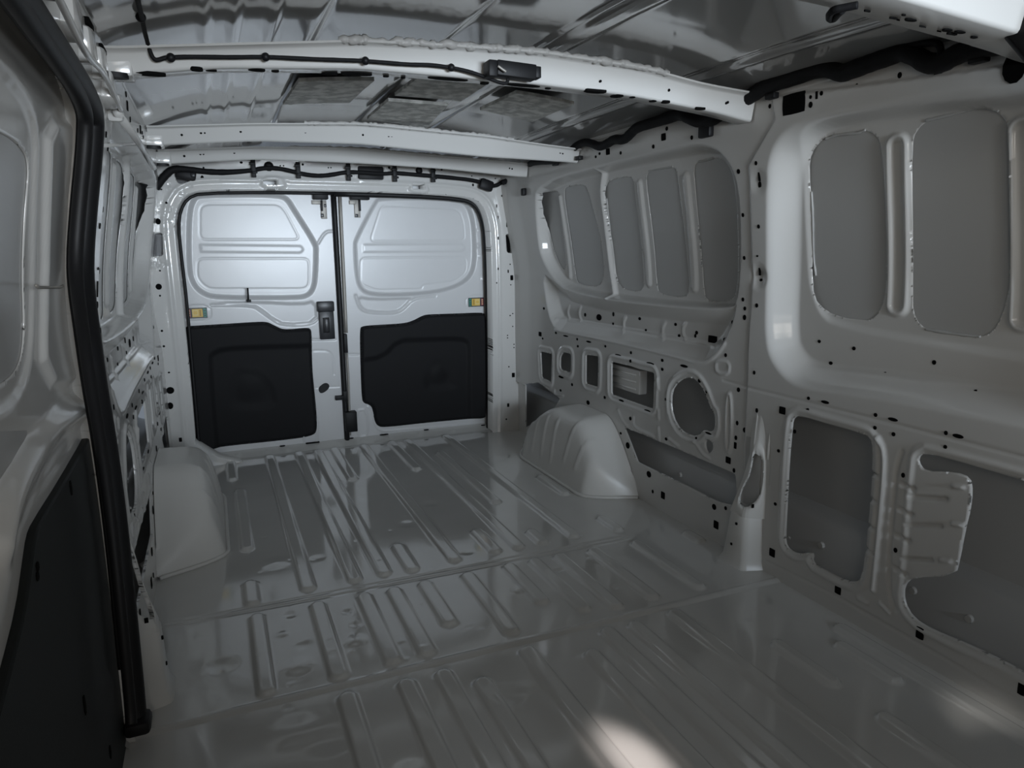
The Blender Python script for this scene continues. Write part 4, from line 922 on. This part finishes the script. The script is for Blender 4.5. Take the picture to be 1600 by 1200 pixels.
ht = empty('rail_wiring_harness', (.79, 2.2, 1.38)); tag(ht, 'thick black corrugated harness running along the top of the right wall', 'wiring harness')
TP2 = [(785, 285), (800, 281), (815, 283), (822, 276), (823, 262), (830, 254), (845, 252), (862, 252), (878, 248), (890, 238), (900, 228), (912, 222), (925, 224), (937, 230), (950, 224), (960, 217), (975, 219), (986, 208), (995, 199), (1020, 192), (1045, 184), (1065, 177), (1078, 185), (1092, 190), (1112, 188), (1128, 176),
       (1142, 167), (1160, 158), (1178, 147), (1193, 136), (1212, 130), (1240, 122), (1270, 110), (1297, 106), (1314, 116), (1335, 108), (1362, 98), (1390, 88), (1412, 79), (1430, 87), (1448, 99), (1470, 100), (1492, 86), (1520, 76), (1550, 70), (1600, 66), (1680, 50)]
PTS = []; RAD = []
for i, (x, y) in enumerate(TP2):
    if x < 826: p = on(1, 3.50 - .10*(x-785)/40, x, y)
    else: p = wall(x, y, 1, -.024)
    PTS.append(p); RAD.append(.014 if x < 826 else .0145+min(max((2.9-p[1])/1.3, 0), 1)*.006)
tube('conduit', PTS, RAD, TAPE, ht, 12, 2, .035)
pts = [wall(x, y, 1, -.03) for x, y in [(1466, 100), (1469, 88), (1470, 72), (1462, 66), (1440, 68), (1415, 72)]]
tube('branch_wire', pts, .007, TAPE, ht, 8, 2)
for (px, py, sx, sz) in [(1103, 203, .035, .045), (818, 300, .02, .035)]:
    p = wall(px, py, 1, -.012); bm_obj('retainer', box_bm(tuple(p), (.02, sx*1.6, sz), None, .005), PLAST, ht)
for px, py in [(1317, 118), (1206, 150), (905, 247), (868, 256), (1530, 92)]:
    p = wall(px, py, 1, -.018); bm_obj('clip', box_bm(tuple(p), (.02, .035, .016), None, .003), PLAST, ht)

hw_ = empty('roof_wire', (-.2, 1.64, 1.42)); tag(hw_, 'thin black wire pinned across the front of the broad roof crossmember', 'wire')
WP = [(211, -30), (216, 5), (222, 28), (226, 50), (232, 72), (237, 88), (243, 94), (250, 93), (258, 90), (267, 89.5), (300, 88.5), (360, 89.5), (415, 88.5), (480, 92), (545, 94), (571, 95), (640, 101), (672, 101), (705, 105.5), (735, 112), (760, 121), (780, 129), (790, 131), (794, 126), (792, 120)]
tube('cable', [on(1, 1.650-.45*max(0, (60-y)/90.0), x, y) for x, y in WP], .0042, TAPE, hw_, 8, 2, .05)
for x, y in ((267, 90), (415, 89), (571, 95), (705, 105.5), (220, 27)):
    p = on(1, 1.648 if y > 60 else 1.50, x, y); bm = bmesh.new(); bmesh.ops.create_uvsphere(bm, u_segments=12, v_segments=8, radius=.0088, matrix=Matrix.Translation(tuple(p))); bm_obj('pin_clip', bm, PLAST, hw_)
md = empty('control_module', (.053, 1.635, 1.415)); tag(md, 'black plastic control module fixed to the broad roof crossmember', 'module')
q0, q1 = on(1, 1.64, 761, 98), on(1, 1.64, 839, 123)
bm_obj('housing', box_bm(((q0[0]+q1[0])/2+.006, 1.640, (q0[2]+q1[2])/2), (.100, .034, .034), Matrix.Rotation(math.radians(2), 3, 'Y'), .003), PLAST, md)
bm_obj('plug', box_bm((q0[0]+.006, 1.634, q0[2]-.016), (.022, .04, .036), None, .003), PLAST, md)
bm_obj('tab', box_bm((q1[0]-.002, 1.640, q1[2]+.012), (.014, .03, .026), None, .002), PLAST, md)
tube('foil', [(q0[0]+.016, 1.612, q0[2]-.012), (q0[0]+.026, 1.612, q0[2]-.018), (q0[0]+.036, 1.612, q0[2]-.023)], .003, STEEL, md, 6, 1)
# dome-lamp wiring and seat-belt cover at the top right
o = tube('lamp_lead', [on(2, 1.36, x, y) for x, y in [(1340, 8), (1320, 12), (1303, 15), (1296, 22), (1296, 30), (1303, 30), (1309, 22), (1316, 16)]], .006, TAPE, None, 8, 2)
tag(o, 'short black looped lead hanging from the nearest roof crossmember', 'lead')
p = on(1, .80, 1590, 30)
rc = empty('belt_cover', tuple(wall(1590, 40, 1, -.05))); tag(rc, 'dark plastic cover at the upper right corner of the photograph', 'cover')
P = R([(1530, -60), (1540, 5), (1556, 50), (1585, 84), (1640, 150), (1760, 260), (1800, -60)], -.16)
prism('shell', P, fnR, -.11, -.16, PLAST, rc, 2, .008)

# ================================================================== CAB (behind the camera; the windscreen is where the daylight comes in)
cab = empty('cab_shell', (0, -.7, 0)); tag(cab, 'dark grey cab interior in front of the load space', 'cab', kind='structure')
bm = bmesh.new()
box_bm((0, -.75, -.06), (2.0, 2.0, .1), None, 0, bm); box_bm((0, -.75, 1.50), (2.0, 2.0, .06), None, 0, bm)
for s in (-1, 1):
    box_bm((s*.98, -.75, .35), (.08, 2.0, .85), None, 0, bm); box_bm((s*.98, -.75, 1.42), (.08, 2.0, .14), None, 0, bm); box_bm((s*.98, -1.5, 1.0), (.08, .5, .8), None, 0, bm); box_bm((s*.98, .05, 1.0), (.08, .5, .8), None, 0, bm)
box_bm((0, -1.78, .35), (2.0, .1, .8), None, 0, bm)
bm_obj('shell', bm, CABM, cab, False)
for i, x in enumerate((-.5, 0.02, .5)):
    st = empty('cab_seat', (x, -.45, 0)); tag(st, 'dark cab seat behind the camera, '+('left', 'middle', 'right')[i], 'seat', 'cab seats')
    bm_obj('backrest', box_bm((x, -.42, .45), (.46, .12, .62), Matrix.Rotation(math.radians(-8), 3, 'X'), .04), CABM, st)
    bm_obj('cushion', box_bm((x, -.70, .2), (.46, .5, .16), None, .04), CABM, st)
    bm_obj('headrest', box_bm((x, -.38, .85), (.24, .08, .16), None, .03), CABM, st)
